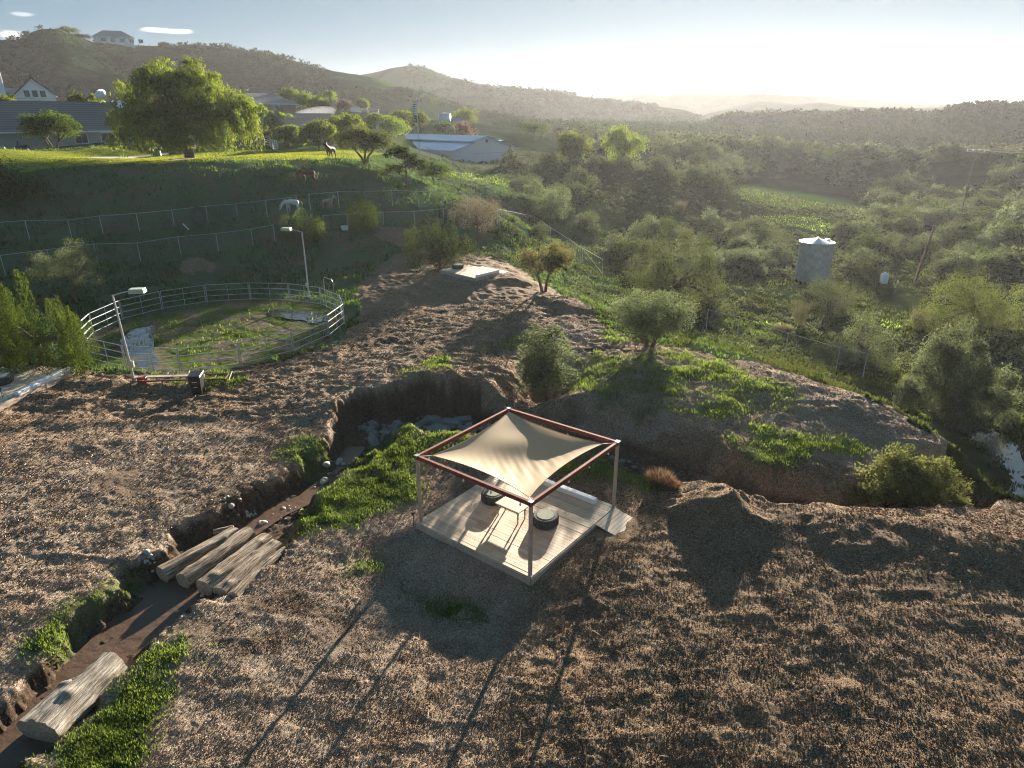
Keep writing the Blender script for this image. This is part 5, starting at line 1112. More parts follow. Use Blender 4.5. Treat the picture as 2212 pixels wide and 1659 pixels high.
# ------------------------------------------------------------------ houses
def house(A_, B_, depth, he, hr, wall, roof, label, name='house', oh=.6, wins=(), hip=0., z=None, extra=None, base=1.5, vent=True):
    """A_, B_: ends of the front wall on the ground (left, right as seen); roof ridge runs parallel to it"""
    a = Vector((A_[0], A_[1], 0)); b = Vector((B_[0], B_[1], 0)); d = (b - a).normalized(); n = Vector((-d.y, d.x, 0)); L = (b - a).length; z = z if z is not None else min(A_[2], B_[2])
    h = empty(name, (a.x, a.y, z), math.atan2(d.y, d.x), label, 'house' if name != 'barn' else 'barn')
    m = MB(); T_ = [(0, 0), (L, 0), (L, depth), (0, depth)]
    V = [(x, y, -base) for x, y in T_] + [(x, y, he) for x, y in T_] + [(0, depth / 2, he + (hr - he) * (1 if hip == 0 else 0)), (L, depth / 2, he + (hr - he) * (1 if hip == 0 else 0))]
    m.add(V, [(0, 1, 5, 4), (2, 3, 7, 6), (1, 2, 6, 9, 5), (3, 0, 4, 8, 7)]); m.build('wall', wall, h)
    sl_ = (hr - he) / (depth / 2); ze = he - sl_ * oh; t = .18; hx = hip
    def roofsheet(z0_, z1_, y0_, y1_, x0_, x1_):
        V = []; 
        for dz in (0, -t):
            V += [(x0_, y0_, z0_ + dz), (x1_, y0_, z0_ + dz), (x1_ - hx, y1_, z1_ + dz), (x0_ + hx, y1_, z1_ + dz)]
        return V, [(0, 1, 2, 3), (7, 6, 5, 4), (0, 4, 5, 1), (1, 5, 6, 2), (3, 2, 6, 7), (0, 3, 7, 4)]
    m = MB(); m.add(*roofsheet(ze + .2, hr + .2, -oh, depth / 2 + .01, -oh, L + oh)); 
    V, Fc = roofsheet(ze + .2, hr + .2, depth + oh, depth / 2 - .01, -oh, L + oh); m.add(V, [f[::-1] for f in Fc])
    if hip: m.add([(-oh, -oh, ze + .2), (-oh, depth + oh, ze + .2), (-oh + hx, depth / 2, hr + .2)], [(0, 2, 1)]); m.add([(L + oh, -oh, ze + .2), (L + oh, depth + oh, ze + .2), (L + oh - hx, depth / 2, hr + .2)], [(0, 1, 2)])
    m.build('roof', roof, h)
    MB().box((L / 2, -oh - .02, ze + .06), (L + 2 * oh, .05, .20)).build('gutter', M['white'], h)
    for wx, wz, ww, wh in wins:
        f = MB(); fr = .1
        f.box((wx, -.04, wz + wh / 2 + fr / 2), (ww + 2 * fr, .10, fr)).box((wx, -.04, wz - wh / 2 - fr / 2), (ww + 2 * fr, .12, fr)).box((wx - ww / 2 - fr / 2, -.04, wz), (fr, .10, wh)).box((wx + ww / 2 + fr / 2, -.04, wz), (fr, .10, wh)).box((wx, -.035, wz), (.06, .08, wh))
        fo = f.build('window', M['white'], h); MB().box((wx, -.02, wz), (ww, .02, wh)).build('pane', M['glass'], fo)
    return h, L
A_ = (*Pz(-70, 336, 7.95), 7.95); B_ = (*Pz(352, 321.5, 7.95), 7.95); zz = min(A_[2], B_[2])
def along(A_, B_, px):                       # distance along the wall of the picture column px
    a = np.array(A_[:2]); b = np.array(B_[:2]); t = np.linspace(0, 1, 400); P_ = a + (b - a) * t[:, None]; x = CX + F * P_[:, 0] / (P_[:, 1] * cP - (A_[2] - CAMZ) * sP); return float(np.interp(px, x, t) * np.linalg.norm(b - a))
hh, L = house(A_, B_, 13, 2.9, 6.4, M['stucco'], M['roof'], 'long grey ranch house with a ribbed brown tile roof behind the lawn', 'ranch_house', wins=[(along(A_, B_, 240), 1.75, 1.9, 1.2), (along(A_, B_, 182), 1.75, 1.5, 1.2), (along(A_, B_, 300), 1.5, 1.6, 1.9)])
MB().box((along(A_, B_, 268) + 9, 7.4, 7.0), (.9, .7, 2.0)).build('chimney', M['brickw'], hh)
MB().box((along(A_, B_, 140), 4.5, 5.25), (.7, .5, .16)).build('roof_vent', M['roof_grey'], hh)
m = MB(); cx_ = along(A_, B_, 212) + 7; m.add([(cx_ - 1.6, 5.0, 5.5), (cx_ + 1.6, 5.0, 5.5), (cx_, 5.0, 6.9), (cx_ - 1.6, 9, 5.5), (cx_ + 1.6, 9, 5.5), (cx_, 9, 6.9)], [(0, 1, 2), (0, 2, 5, 3), (1, 4, 5, 2)]); m.build('dormer', M['white'], hh)
# house with the white chimney
A_ = Ar(20, 240, 150); B_ = Ar(118, 238, 150); hz0 = hz(*A_[:2]); hh, L = house((A_[0], A_[1], hz0), (B_[0], B_[1], hz0), 9, 1.8, 3.4, M['stucco'], M['roof_grey'], 'blue-white house with tall white chimney and glazed gable', 'gabled_house')
gx = along((*A_[:2], hz0), (*B_[:2], hz0), 84); m = MB(); m.add([(gx - 2.9, -.5, 0), (gx + 2.9, -.5, 0), (gx + 2.9, -.5, 2.4), (gx, -.5, 5.0), (gx - 2.9, -.5, 2.4), (gx - 2.9, 6, 0), (gx + 2.9, 6, 0), (gx + 2.9, 6, 2.4), (gx, 6, 5.0), (gx - 2.9, 6, 2.4)], [(0, 1, 2, 3, 4), (1, 6, 7, 2), (5, 0, 4, 9), (9, 8, 7, 6, 5)]); m.build('gable', M['white'], hh)
m = MB(); m.bar((gx - 3.3, 2.6, 2.2), (gx, 2.6, 5.18), 7, .14, up=(0, 0, 1)).bar((gx, 2.6, 5.18), (gx + 3.3, 2.6, 2.2), 7, .14, up=(0, 0, 1)).build('gable_roof', M['roof_grey'], hh)
for q in (-1, 0, 1):
    w_ = MB().box((gx + q * 1.15, -.53, 2.6), (1.0, .05, 1.2)).build('window', M['white'], hh); MB().box((gx + q * 1.15, -.57, 2.6), (.8, .04, 1.0)).build('pane', M['glass'], w_)
MB().box((gx - 5.0, 1.5, 3.0), (1.9, 1.1, 6.2), taper=.85).build('chimney', M['white'], hh)
# brick house
A_ = Ar(537, 243, 170); B_ = Ar(640, 243, 176); zz = min(hz(*A_[:2]), hz(*B_[:2])); hh, L = house((A_[0], A_[1], zz), (B_[0], B_[1], zz), 11, 2.1, 4.1, M['brickw'], M['roof_grey'], 'low brick house with grey hipped roof beyond the pepper tree', 'brick_house', wins=[(3, 1.2, 1.4, 1.0), (7, 1.2, 1.4, 1.0)], hip=3.5)
MB().lathe([(.02, 0), (.35, .15), (.45, .3)], 12, (2.6, 4.5, 4.6)).build('satellite_dish', M['white'], hh, True)
# tan roofed house
A_ = Ar(640, 293, 122); B_ = Ar(758, 291, 128); zz = min(hz(*A_[:2]), hz(*B_[:2])); hh, L = house((A_[0], A_[1], zz), (B_[0], B_[1], zz), 12, 2.0, 4.3, M['stucco'], M['roof_tan'], 'house with a broad tan roof among bright trees, smoke behind it', 'tan_roofed_house', wins=[(4.5, 1.2, 1.2, .9)])
MB().box((1.2, 6.2, 4.7), (.8, .8, 1.1)).build('chimney', M['roof_grey'], hh)
# hilltop house
A_ = Ar(205, 96, 412); B_ = Ar(290, 96, 412); zz = hz(*A_[:2]) ; zz = Ar(240, 95, 412)[2]
hh, L = house((A_[0], A_[1], zz), (B_[0], B_[1], zz), 12, 3.2, 6.2, M['white'], M['roof_grey'], 'white house with a long grey roof on top of the left hill', 'hilltop_house', hip=5, base=5, wins=[(4 + 4 * i, 1.7, 2.0, 1.5) for i in range(5)])
A_ = Ar(-15, 174, 180); B_ = Ar(19, 174, 180); zz = hz(*B_[:2]); o, L = house((A_[0], A_[1], zz), (B_[0], B_[1], zz), 5, 1.7, 2.2, M['stucco'], M['white'], 'small shed with white roof at the left edge on the hillside', 'shed')
# barn
ZE = 6.3; a = Pz(981, 325, ZE); b = Pz(1115, 319, ZE); c = Pz(853, 303, ZE); a = Vector((*a, 0)); b = Vector((*b, 0)); c = Vector((*c, 0)); d = (b - a); WB = d.length; d.normalize(); n = Vector((-d.y, d.x, 0)); LB = abs((c - a).dot(n)); zb_ = 2.6
bn = empty('barn', (a.x, a.y, zb_), math.atan2(d.y, d.x), 'long pale barn with light blue metal roof in two tiers', 'barn'); e_ = ZE - zb_; r_ = e_ + 2.45; y1 = LB
s1 = .30; s2 = 1 - s1; zs = e_ + (r_ - e_) * .52; zs2 = zs + .42
MB().add([(0, 0, -2), (WB, 0, -2), (WB, 0, e_), (WB * s2, 0, zs), (WB * s2, 0, zs2), (WB / 2, 0, r_), (WB * s1, 0, zs2), (WB * s1, 0, zs), (0, 0, e_), (0, y1, -2), (WB, y1, -2), (WB, y1, e_), (WB * s2, y1, zs), (WB * s2, y1, zs2), (WB / 2, y1, r_), (WB * s1, y1, zs2), (WB * s1, y1, zs), (0, y1, e_)],
   [(0, 1, 2, 3, 4, 5, 6, 7, 8), (17, 16, 15, 14, 13, 12, 11, 10, 9), (0, 8, 17, 9), (1, 10, 11, 2), (7, 6, 15, 16), (4, 3, 12, 13)]).build('wall', M['barnwall'], bn)
def slab_(x0_, z0_, x1_, z1_, nm):
    t = .14; o_ = .5; MB().add([(x0_, -o_, z0_), (x1_, -o_, z1_), (x1_, y1 + o_, z1_), (x0_, y1 + o_, z0_), (x0_, -o_, z0_ + t), (x1_, -o_, z1_ + t), (x1_, y1 + o_, z1_ + t), (x0_, y1 + o_, z0_ + t)], [(0, 3, 2, 1), (4, 5, 6, 7), (0, 1, 5, 4), (1, 2, 6, 5), (2, 3, 7, 6), (3, 0, 4, 7)]).build(nm, M['roof_metal'], bn)
q_ = (zs - e_) / (WB * s1); slab_(-.7, e_ - .7 * q_, WB * s1, zs, 'lower_roof'); slab_(WB * s2, zs, WB + .7, e_ - .7 * q_, 'lower_roof'); q_ = (r_ - zs2) / (WB * (.5 - s1)); slab_(WB * s1 - .9, zs2 - .9 * q_, WB / 2, r_, 'upper_roof'); slab_(WB / 2, r_, WB * s2 + .9, zs2 - .9 * q_, 'upper_roof')
MB().box((WB * .55, -.06, e_ * .42), (WB * .42, .08, e_ * .72)).build('sliding_door', M['barnwall'], bn); MB().box((WB * .55, -.12, e_ * .79), (WB * .52, .08, .08)).build('door_track', M['steel'], bn); MB().box((WB * .42, -.12, e_ * .4), (.06, .05, e_ * .7)).build('door_seam', M['steel'], bn)
MB().lathe([(.05, 0), (.35, .02), (.35, .06), (.05, .08)], 12, (0, 0, 0)).build('gable_vent', M['roof_grey'], bn).matrix_local = Matrix.Translation((WB / 2, -.05, r_ - .9)) @ Matrix.Rotation(R(90), 4, 'X')
# ------------------------------------------------------------------ tanks, poles, flags
def corr_mat():
    t = woodmat('corrugated_steel', (.62, .65, .68), (.45, .48, .52), (1, 1, .6), .4); t.b.inputs['Metallic'].default_value = .6; return t.m
M['corr'] = corr_mat()
x, y, z = G(1752, 606); f_ = y * cP - (z - CAMZ) * sP; RT = 34 / F * f_; tb_ = Ar(1757, 522, math.hypot(x, y)); HT = tb_[2] - z
tk = empty('steel_tank', (x, y, z), .4, 'tall galvanised steel water tank with a low cone roof in the right valley', 'water tank')
prof = [(RT, -.6)]
for i in range(60):
    zz = HT * i / 60; prof += [(RT * (1 + .006 * (i % 2)), zz)]
MB().lathe(prof + [(RT, HT)], 48).build('tank_shell', M['corr'], tk, True)
for k in (0, 1, 2, 3): MB().lathe([(RT * 1.006, HT * k / 3 - .05 + (.05 if k == 0 else 0)), (RT * 1.02, HT * k / 3), (RT * 1.006, HT * k / 3 + .05)], 48).build('hoop', M['steel'], tk)
MB().lathe([(RT * 1.04, HT - .03), (RT * 1.04, HT + .04), (.12, HT + RT * .22), (.12, HT + RT * .22 + .14), (.001, HT + RT * .22 + .15)], 48).build('tank_roof', M['steel'], tk)
MB().lathe([(.28, 0), (.28, .16), (.001, .2)], 16, (RT * .62, -RT * .2, HT + RT * .09)).build('roof_hatch', M['steel'], tk)
for k in range(3):
    a0 = -1.2 - k * .9; MB().box((RT * 1.012 * math.cos(a0), RT * 1.012 * math.sin(a0), HT * (.5 if k != 1 else .82)), (.05, .05, HT * .32), a0).build('seam', M['steel'], tk)
x, y, z = G(1908, 612); tk = empty('plastic_tank', (x, y, z), 0, 'small white plastic tank standing right of the steel tank', 'tank')
MB().lathe([(.42, 0), (.44, .1), (.44, 1.0), (.38, 1.16), (.14, 1.24), (.14, 1.3), (.001, 1.31)], 24).build('tank_shell', M['white'], tk, True); MB().lathe([(.45, .5), (.46, .53), (.45, .56)], 24).build('band', M['white'], tk)
x, y, z = G(1939, 612); o = MB().lathe([(.11, 0), (.11, .22), (.06, .3), (.001, .32)], 12, (x, y, z)).build('white_capped_pipe', M['white'], None, True); tag(o, 'tiny white capped pipe right of the small plastic tank', 'pipe')
x, y, z = G(1975, 612); tp = Ar(2019, 487, math.hypot(x, y) * 1.0); o = MB().tube([(x, y, z - .5), (x * .5 + tp[0] * .5, y * .5 + tp[1] * .5, z * .5 + tp[2] * .5), tp], [.15, .13, .10], 8).build('wooden_pole', simple('pole_wood', (.20, .11, .07), .85, var=.3)); tag(o, 'bare brown wooden pole leaning to the right in the valley', 'pole')
q = Ar(2108, 330, 150); zg = float(smooth_h(np.array([q[0]]), np.array([q[1]]))[0]); o = empty('utility_pole', (0, 0, 0), 0, 'distant utility pole with a long crossarm near the right frame edge', 'utility pole')
MB().tube([(q[0], q[1], zg - .5), (q[0], q[1], q[2] + .8)], .13, 8).build('pole', M['bark'], o); ca = Ar(2088, 327, 150); cb = Ar(2128, 329, 149)
MB().bar(ca, cb, .12, .14).build('crossarm', M['pipe'], o)
for t in (.04, .35, .65, .96): pI = Vector(ca).lerp(Vector(cb), t) + Vector((0, 0, .07)); MB().lathe([(.04, 0), (.09, .10), (.05, .18), (.09, .26), (.001, .34)], 8, pI).build('insulator', M['steel'], o)
wl_ = empty('power_lines', (0, 0, 0), 0, 'power lines catching the light at the right frame edge', 'wires')
for k in range(4):
    pb = Vector(ca).lerp(Vector(cb), (.04, .35, .65, .96)[k]) + Vector((0, 0, .4)); pa = Vector(Ar(2330, 272 + k * 11, 95)); m = MB(); m.tube([pa.lerp(pb, t / 8) - Vector((0, 0, .8 * math.sin(3.14 * t / 8))) for t in range(9)], .012, 4).build('wire', M['bark'], wl_)
def flag(px, py, top, rr, w, h_, label, seed):
    b = Ar(px, py, rr); zt = Ar(px, top, rr)[2]; zg = hz(b[0], b[1]); f = empty('flagpole', (b[0], b[1], zg), 0, label, 'flag'); H_ = zt - zg
    MB().tube([(0, 0, -.3), (0, 0, H_)], [.07, .04], 8).build('pole', M['steel'], f); V = []
    for i in range(9):
        for j in range(13):
            u, v = i / 8, j / 12; V.append((-.06 - w * u * (.28 + .5 * v * (1 - v)) - .2 * v * u, .22 * math.sin(u * 9 + v * 2 + seed) * u, H_ - .15 - h_ * v - u * .5 * (1 - v) * h_ * .5))
    t = NT('flag_cloth'); wv = t.new('ShaderNodeTexWave'); wv.bands_direction = 'Z'; wv.inputs['Scale'].default_value = .9; t.t.links.new(t.obj(), wv.inputs['Vector']); t.P(col=t.ramp(wv.outputs['Fac'], [(.55, (.72, .72, .74)), (.75, (.22, .20, .30))]), rough=.8)
    mk('flag_cloth', V, gridfaces(9, 13), t.m, f, smooth=True)
flag(903, 275, 211, 122, 1.5, 2.6, 'tall flagpole with a limp pale flag behind the barn', 1)
flag(820, 300, 262, 118, .7, 1.4, 'short flagpole with small pale flag among the bright trees', 2)
def tank2(px, py, top, w, rr, label):
    b = Ar(px, py, rr); zg = hz(b[0], b[1]); zt = Ar(px, top, rr)[2]; r0 = w / 2 / F * rr; t = empty('hill_tank', (b[0], b[1], zg), 0, label, 'water tank'); H_ = zt - zg
    MB().lathe([(r0, -.3), (r0, H_ - .3)], 28).build('tank_shell', M['corr'], t, True); MB().lathe([(r0 * 1.05, H_ - .32), (r0 * 1.05, H_ - .22), (.01, H_)], 28).build('tank_roof', M['steel'], t)
tank2(961, 268, 243, 24, 195, 'grey water tank on the rise behind the barn')
A_ = Ar(980, 271, 192); B_ = Ar(1003, 271, 192); zz = hz(*A_[:2]); house((A_[0], A_[1], zz), (B_[0], B_[1], zz), 3, 2.0, 2.6, M['white'], M['roof_grey'], 'small white-framed shed right of the hill tank', 'small_shed', wins=[(1.6, 1.1, .8, 1.2)])
a = G(1121, 349); b = G(1138, 349); o = MB().tube([a, (a[0], a[1], a[2] + 1.0), (b[0], b[1], b[2] + 1.0), b], .04, 6).build('goal_post', M['white']); tag(o, 'small white pipe frame standing right of the barn', 'frame')
a = G(834, 336); o = MB().box((a[0], a[1], a[2] + .55), (.5, .4, 1.1)).box((a[0], a[1], a[2] + 1.14), (.62, .5, .08)).build('white_cabinet', M['white'], None, bevel=.02); tag(o, 'small white cabinet at the right end of the lawn', 'cabinet')
# palm
x, y, z = Ar(715, 244, 178); z = hz(x, y); pm = empty('palm_tree', (x, y, z), 0, 'single palm tree on the rise behind the tan roof', 'palm'); HPm = Ar(715, 203, 178)[2] - z
MB().tube([(0, 0, -.3), (.1, 0, HPm * .5), (0, 0, HPm)], [.26, .2, .17], 8).build('trunk', M['bark'], pm); g_ = np.random.default_rng(9); n = 1500; th = g_.integers(0, 26, n) * .2417; u = g_.random(n); el = (g_.integers(0, 5, n) - 1.2) * .42
P0 = np.stack([np.cos(th) * u * 1.7 * np.cos(el), np.sin(th) * u * 1.7 * np.cos(el), HPm + 1.5 * u * np.sin(el) - .7 * u ** 2], 1); ax = nrm(np.stack([np.cos(th), np.sin(th), -.5 * u], 1) + g_.normal(size=(n, 3)) * .4); V, Fc = leaves(P0, ax, .55, .08, g_); mk('crown', V, Fc, M['leaf_pepper'], pm, {'rnd': np.repeat(g_.random(n), 4)})
# ------------------------------------------------------------------ patio, pool and garden things
def sheet(name, pts, lift, m, z=None):
    P_ = [G(*p) for p in pts]; z = max(p[2] for p in P_) if z is None else z; P_ = [(*Pz(px, py, z), z) for px, py in pts]; V = []
    for p in P_: V.append((p[0], p[1], z + lift))
    n = len(V); V += [(v[0], v[1], v[2] - .5) for v in V[:n]]
    return tag(mk(name, V, [tuple(range(n))[::-1]] + [(i, (i + 1) % n, n + (i + 1) % n, n + i) for i in range(n)], m), kind='structure')
PZ_ = 7.95
sheet('patio', [(30,338),(110,340),(180,345),(240,344),(330,336),(420,332),(490,331),(565,329),(548,320),(480,318),(300,321),(60,332)], .03, M['concrete'], PZ_)
sheet('pool_water', [(335,331),(395,330),(440,326),(400,324),(345,326)], .05, M['poolwater'], PZ_)
pf = empty('pool_fence', (0, 0, 0), 0, 'dark see-through mesh pool fence behind the pepper tree', 'fence'); tm_ = NT('pool_mesh'); tm_.P(col=(.06, .055, .05), rough=.8, alpha=.62); PF = [(284,332),(287,325),(305,334),(345,334),(400,333),(440,329),(477,326),(470,320)]; PW = [(*Pz(a, b, PZ_), PZ_) for a, b in PF]
for a, b in zip(PW[:-1], PW[1:]): uvquad('mesh_panel', [(a, b, 1.25)], tm_.m, pf)
for a, b in zip(PW[:-1], PW[1:]):
    for k in range(max(1, int((Vector(b) - Vector(a)).length / 1.6))): p = Vector(a).lerp(Vector(b), k / max(1, int((Vector(b) - Vector(a)).length / 1.6))); MB().tube([tuple(p), (p.x, p.y, p.z + 1.32)], .03, 6).build('post', M['black'], pf)
a = Vector((*Pz(226, 328, PZ_), PZ_)); b = Vector((*Pz(284, 327, PZ_), PZ_)); c = empty('stone_bar', (0, 0, 0), 0, 'reddish stone outdoor bar counter with white top by the house wall', 'bar counter'); MB().bar(a + Vector((0, .8, .5)), b + Vector((0, .8, .5)), .9, 1.1).build('counter', M['brickw'], c); MB().bar(a + Vector((-.15, .8, 1.1)), b + Vector((.15, .8, 1.1)), 1.2, .08).build('counter_top', M['white'], c)
x, y = Pz(54, 337, PZ_); c = empty('barrel_grill', (x, y, PZ_ + .02), .1, 'black barrel grill standing on the patio left of the round tree', 'grill'); MB().tube([(-.7, 0, .95), (.7, 0, .95)], .36, 14).build('barrel', M['black'], c)
for q in (-.6, .6):
    for w_ in (-.25, .25): MB().tube([(q, w_, 0), (q, w_, .8)], .03, 5).build('leg', M['black'], c)
MB().tube([(-.5, 0, 1.25), (-.5, 0, 1.75)], .07, 8).build('smoke_stack', M['black'], c)
x, y = Pz(491, 330, PZ_); c = empty('fire_pit', (x, y, PZ_ + .02), 0, 'low round brick fire pit at the right end of the patio', 'fire pit'); MB().lathe([(.95, 0), (.95, .38), (.9, .42), (.6, .42), (.6, .05), (.001, .05)], 24).build('ring', M['brickw'], c)
x, y, z = G(412, 343); z = 7.95; c = empty('planter_bed', (x, y, z), 0, 'low earth bed with timber edging under the pepper tree', 'planter'); MB().lathe([(2.3, -.9), (2.3, .06), (2.2, .08)], 40).build('edging', M['grey_wood'], c); MB().lathe([(2.2, .06), (.001, .12)], 40).build('soil', M['rust'], c)
x, y = Pz(340, 337, PZ_); c = empty('hose_box', (x, y, PZ_), .2, 'small green garden box on the patio edge left of the pepper tree', 'garden box'); gm = simple('green_plastic', (.03, .15, .11), .5); MB().box((0, 0, .28), (.95, .5, .5), taper=.85).build('box', gm, c, bevel=.04); MB().box((0, 0, .56), (.9, .48, .08)).build('lid', gm, c, bevel=.02)
x, y = Pz(150, 334, PZ_); c = empty('lounge_chair', (x, y, PZ_), .1, 'low dark lounge chair by the house wall right of the round tree', 'chair'); MB().box((0, 0, .32), (1.5, .6, .1)).build('seat', M['black'], c); MB().box((.75, 0, .6), (.1, .6, .6), M=Matrix.Rotation(.4, 3, 'Y')).build('backrest', M['black'], c)
for q in (-.6, .5): MB().box((q, 0, .14), (.06, .5, .28)).build('leg', M['black'], c)
def bike(px, py, label, rz):
    x, y = Pz(px, py, PZ_); c = empty('bicycle', (x, y, PZ_ + .03), rz, label, 'bicycle')
    for q in (-.52, .52):
        m = MB(); pts = [(q + .33 * math.cos(t * .3927), 0, .34 + .33 * math.sin(t * .3927)) for t in range(17)]; m.tube(pts, .022, 5, False)
        for t in range(6): m.tube([(q, 0, .34), (q + .33 * math.cos(t * 1.047), 0, .34 + .33 * math.sin(t * 1.047))], .005, 3, False)
        m.build('wheel', M['black'], c)
    MB().tube([(-.52, 0, .34), (-.15, 0, .80), (.38, 0, .85), (0, 0, .34), (-.15, 0, .80)], .02, 5).tube([(-.52, 0, .34), (0, 0, .34)], .016, 5).tube([(.52, 0, .34), (.38, 0, .85), (.34, 0, 1.0)], .02, 5).build('frame', M['steel'], c)
    MB().box((-.2, 0, .88), (.26, .13, .05), taper=.7).build('saddle', M['black'], c); MB().tube([(.34, -.28, 1.02), (.34, .28, 1.02)], .018, 5).build('handlebar', M['black'], c)
bike(8, 337, 'bicycle leaning by the wall at the left frame edge', .2); bike(30, 337, 'bicycle parked between the edge bicycle and the barrel grill', -.1)
x, y = Pz(219, 218, 9); b = Ar(219, 206, 128); c = empty('satellite_dish', (b[0], b[1], hz(b[0], b[1])), 0, 'pale satellite dish above the ranch roof', 'satellite dish'); zt = b[2] - hz(b[0], b[1]); MB().tube([(0, 0, -.2), (0, 0, zt)], .06, 6).build('mast', M['steel'], c); MB().lathe([(.02, -.15), (.5, -.05), (.9, .2)], 20).build('dish', M['white'], c, True).matrix_local = Matrix.Translation((0, -.1, zt)) @ Matrix.Rotation(R(60), 4, 'X')
# ------------------------------------------------------------------ things round the pen and on the slope
x, y = Pz(428, 842, 0); z = hz(x, y); wb = empty('wheelie_bin', (x, y, z), .12, 'black two-wheeled rubbish bin in front of the round pen', 'rubbish bin')
m = MB(); w0, d0, w1, d1, hb_ = .21, .24, .29, .34, .98
m.add([(-w0, -d0, .04), (w0, -d0, .04), (w0, d0, .04), (-w0, d0, .04), (-w1, -d1, hb_), (w1, -d1, hb_), (w1, d1, hb_), (-w1, d1, hb_)], [(0, 3, 2, 1), (0, 1, 5, 4), (1, 2, 6, 5), (2, 3, 7, 6), (3, 0, 4, 7), (4, 5, 6, 7)]).build('bin_body', M['black'], wb, bevel=.02)
MB().add([(-.32, -.39, hb_ - .01), (.32, -.39, hb_ - .01), (.32, .38, hb_), (-.32, .38, hb_), (-.28, -.34, hb_ + .05), (.28, -.34, hb_ + .05), (.29, .36, hb_ + .11), (-.29, .36, hb_ + .11)], [(0, 3, 2, 1), (4, 5, 6, 7), (0, 1, 5, 4), (1, 2, 6, 5), (2, 3, 7, 6), (3, 0, 4, 7)]).build('lid', M['black'], wb, bevel=.015)
MB().tube([(-.25, .42, .95), (.25, .42, .95)], .02, 6).build('handle', M['black'], wb)
for q in (-.24, .24): MB().tube([(q - .025, .25, .11), (q + .025, .25, .11)], .11, 14).build('wheel', M['black'], wb)
MB().box((0, -.33, .72), (.22, .012, .018)).build('label_strip', M['white'], wb); MB().box((0, -.285, .45), (.18, .012, .018)).build('label_strip', M['white'], wb)
fr = empty('rusty_frame', (0, 0, 0), 0, 'long rusty iron implement frame lying in front of the round pen', 'iron frame'); pts = [Pz(292, 806, .45), Pz(492, 796, .45)]; A_ = Vector((*pts[0], .42 + hz(*pts[0]))); B_ = Vector((*pts[1], .42 + hz(*pts[1]))); d = (B_ - A_).normalized(); n = Vector((d.y, -d.x, 0)) * .8
for k, off in enumerate((0, 1)): MB().tube([A_ + n * off, A_.lerp(B_, .5) + n * off + Vector((0, 0, .03)), B_ + n * off], .045, 6).build('rail', M['rust'], fr)
MB().bar(A_ + n * .3 + Vector((0, 0, .05)), B_.lerp(A_, .25) + n * .3 + Vector((0, 0, .05)), .28, .03).build('plank', M['grey_wood'], fr)
for k in range(9): p = A_.lerp(B_, k / 8.); MB().bar(p, p + n, .04, .04).build('cross_bar', M['rust'], fr)
for k in (0, .33, .66, 1):
    for off in (0, 1): p = A_.lerp(B_, k) + n * off; MB().tube([p, (p.x, p.y, hz(p.x, p.y) - .05)], .03, 6).build('leg', M['rust'], fr)
for px, py, dx, lb in [(343, 838, 22, 'pale stake leaning on the rusty frame near the red can'), (398, 833, 12, 'pale stake leaning on the rusty frame left of the bin'), (487, 828, 14, 'pale stake leaning on the rusty frame right of the bin')]:
    x, y = Pz(px, py, 0); x2, y2 = Pz(px + dx, py - 24, .1); o = MB().tube([(x, y, hz(x, y)), (x2, y2, hz(x2, y2) + .45)], .04, 6).build('wooden_stake', M['grey_wood']); tag(o, lb, 'stake')
x, y = Pz(309, 829, 0); c = empty('fuel_can', (x, y, hz(x, y)), .2, 'red plastic can at the foot of the near pole lamp', 'can'); MB().box((0, 0, .16), (.44, .26, .32), taper=.92).build('can_body', M['red'], c, bevel=.03); MB().tube([(-.12, 0, .34), (-.12, 0, .42), (.10, 0, .42), (.10, 0, .34)], .018, 6).build('handle', M['red'], c); MB().lathe([(.035, 0), (.035, .06)], 10, (.17, 0, .32)).build('cap', M['black'], c)
x, y, z = G(432, 484); c = MB(); rr_ = 17 / F * (y * cP - (z - CAMZ) * sP)
pts = [(rr_ * .62 * math.cos(t * .2618), .25 * math.cos(t * .2618), rr_ * (1 + math.sin(t * .2618))) for t in range(25)]; c.tube(pts, .16, 8, False); o = c.build('tractor_tyre', M['rubber'], None, True); o.location = (x, y, z); tag(o, 'big black tractor tyre propped upright on the green slope', 'tyre')
for k in range(1): pass
a = G(396, 489); b = G(408, 498); o = MB().bar((a[0], a[1], a[2] + .25), (b[0], b[1], b[2] + .1), .12, .03).build('white_board', M['white']); tag(o, 'narrow white board lying left of the tractor tyre', 'board')
x, y, z = G(745, 497); c = empty('white_crate', (x, y, z), .3, 'small white crate on the slope left of the spiky juniper', 'crate'); MB().box((0, 0, .18), (.6, .4, .36), taper=1.08).build('crate_body', M['white'], c, bevel=.01); MB().box((0, 0, .38), (.66, .46, .04)).build('rim', M['white'], c)
o = MB().box((0, 0, 0), (.22, .05, .3)).build('pink_marker', simple('pink_plastic', (.6, .12, .16), .6)); x, y, z = G(1063, 454); o.location = (x + .1, y - .1, z + 1.0); tag(o, 'pink marker tag on the fence corner post', 'marker')
# pale bough on the slope
a = G(920, 447); b = G(960, 449)
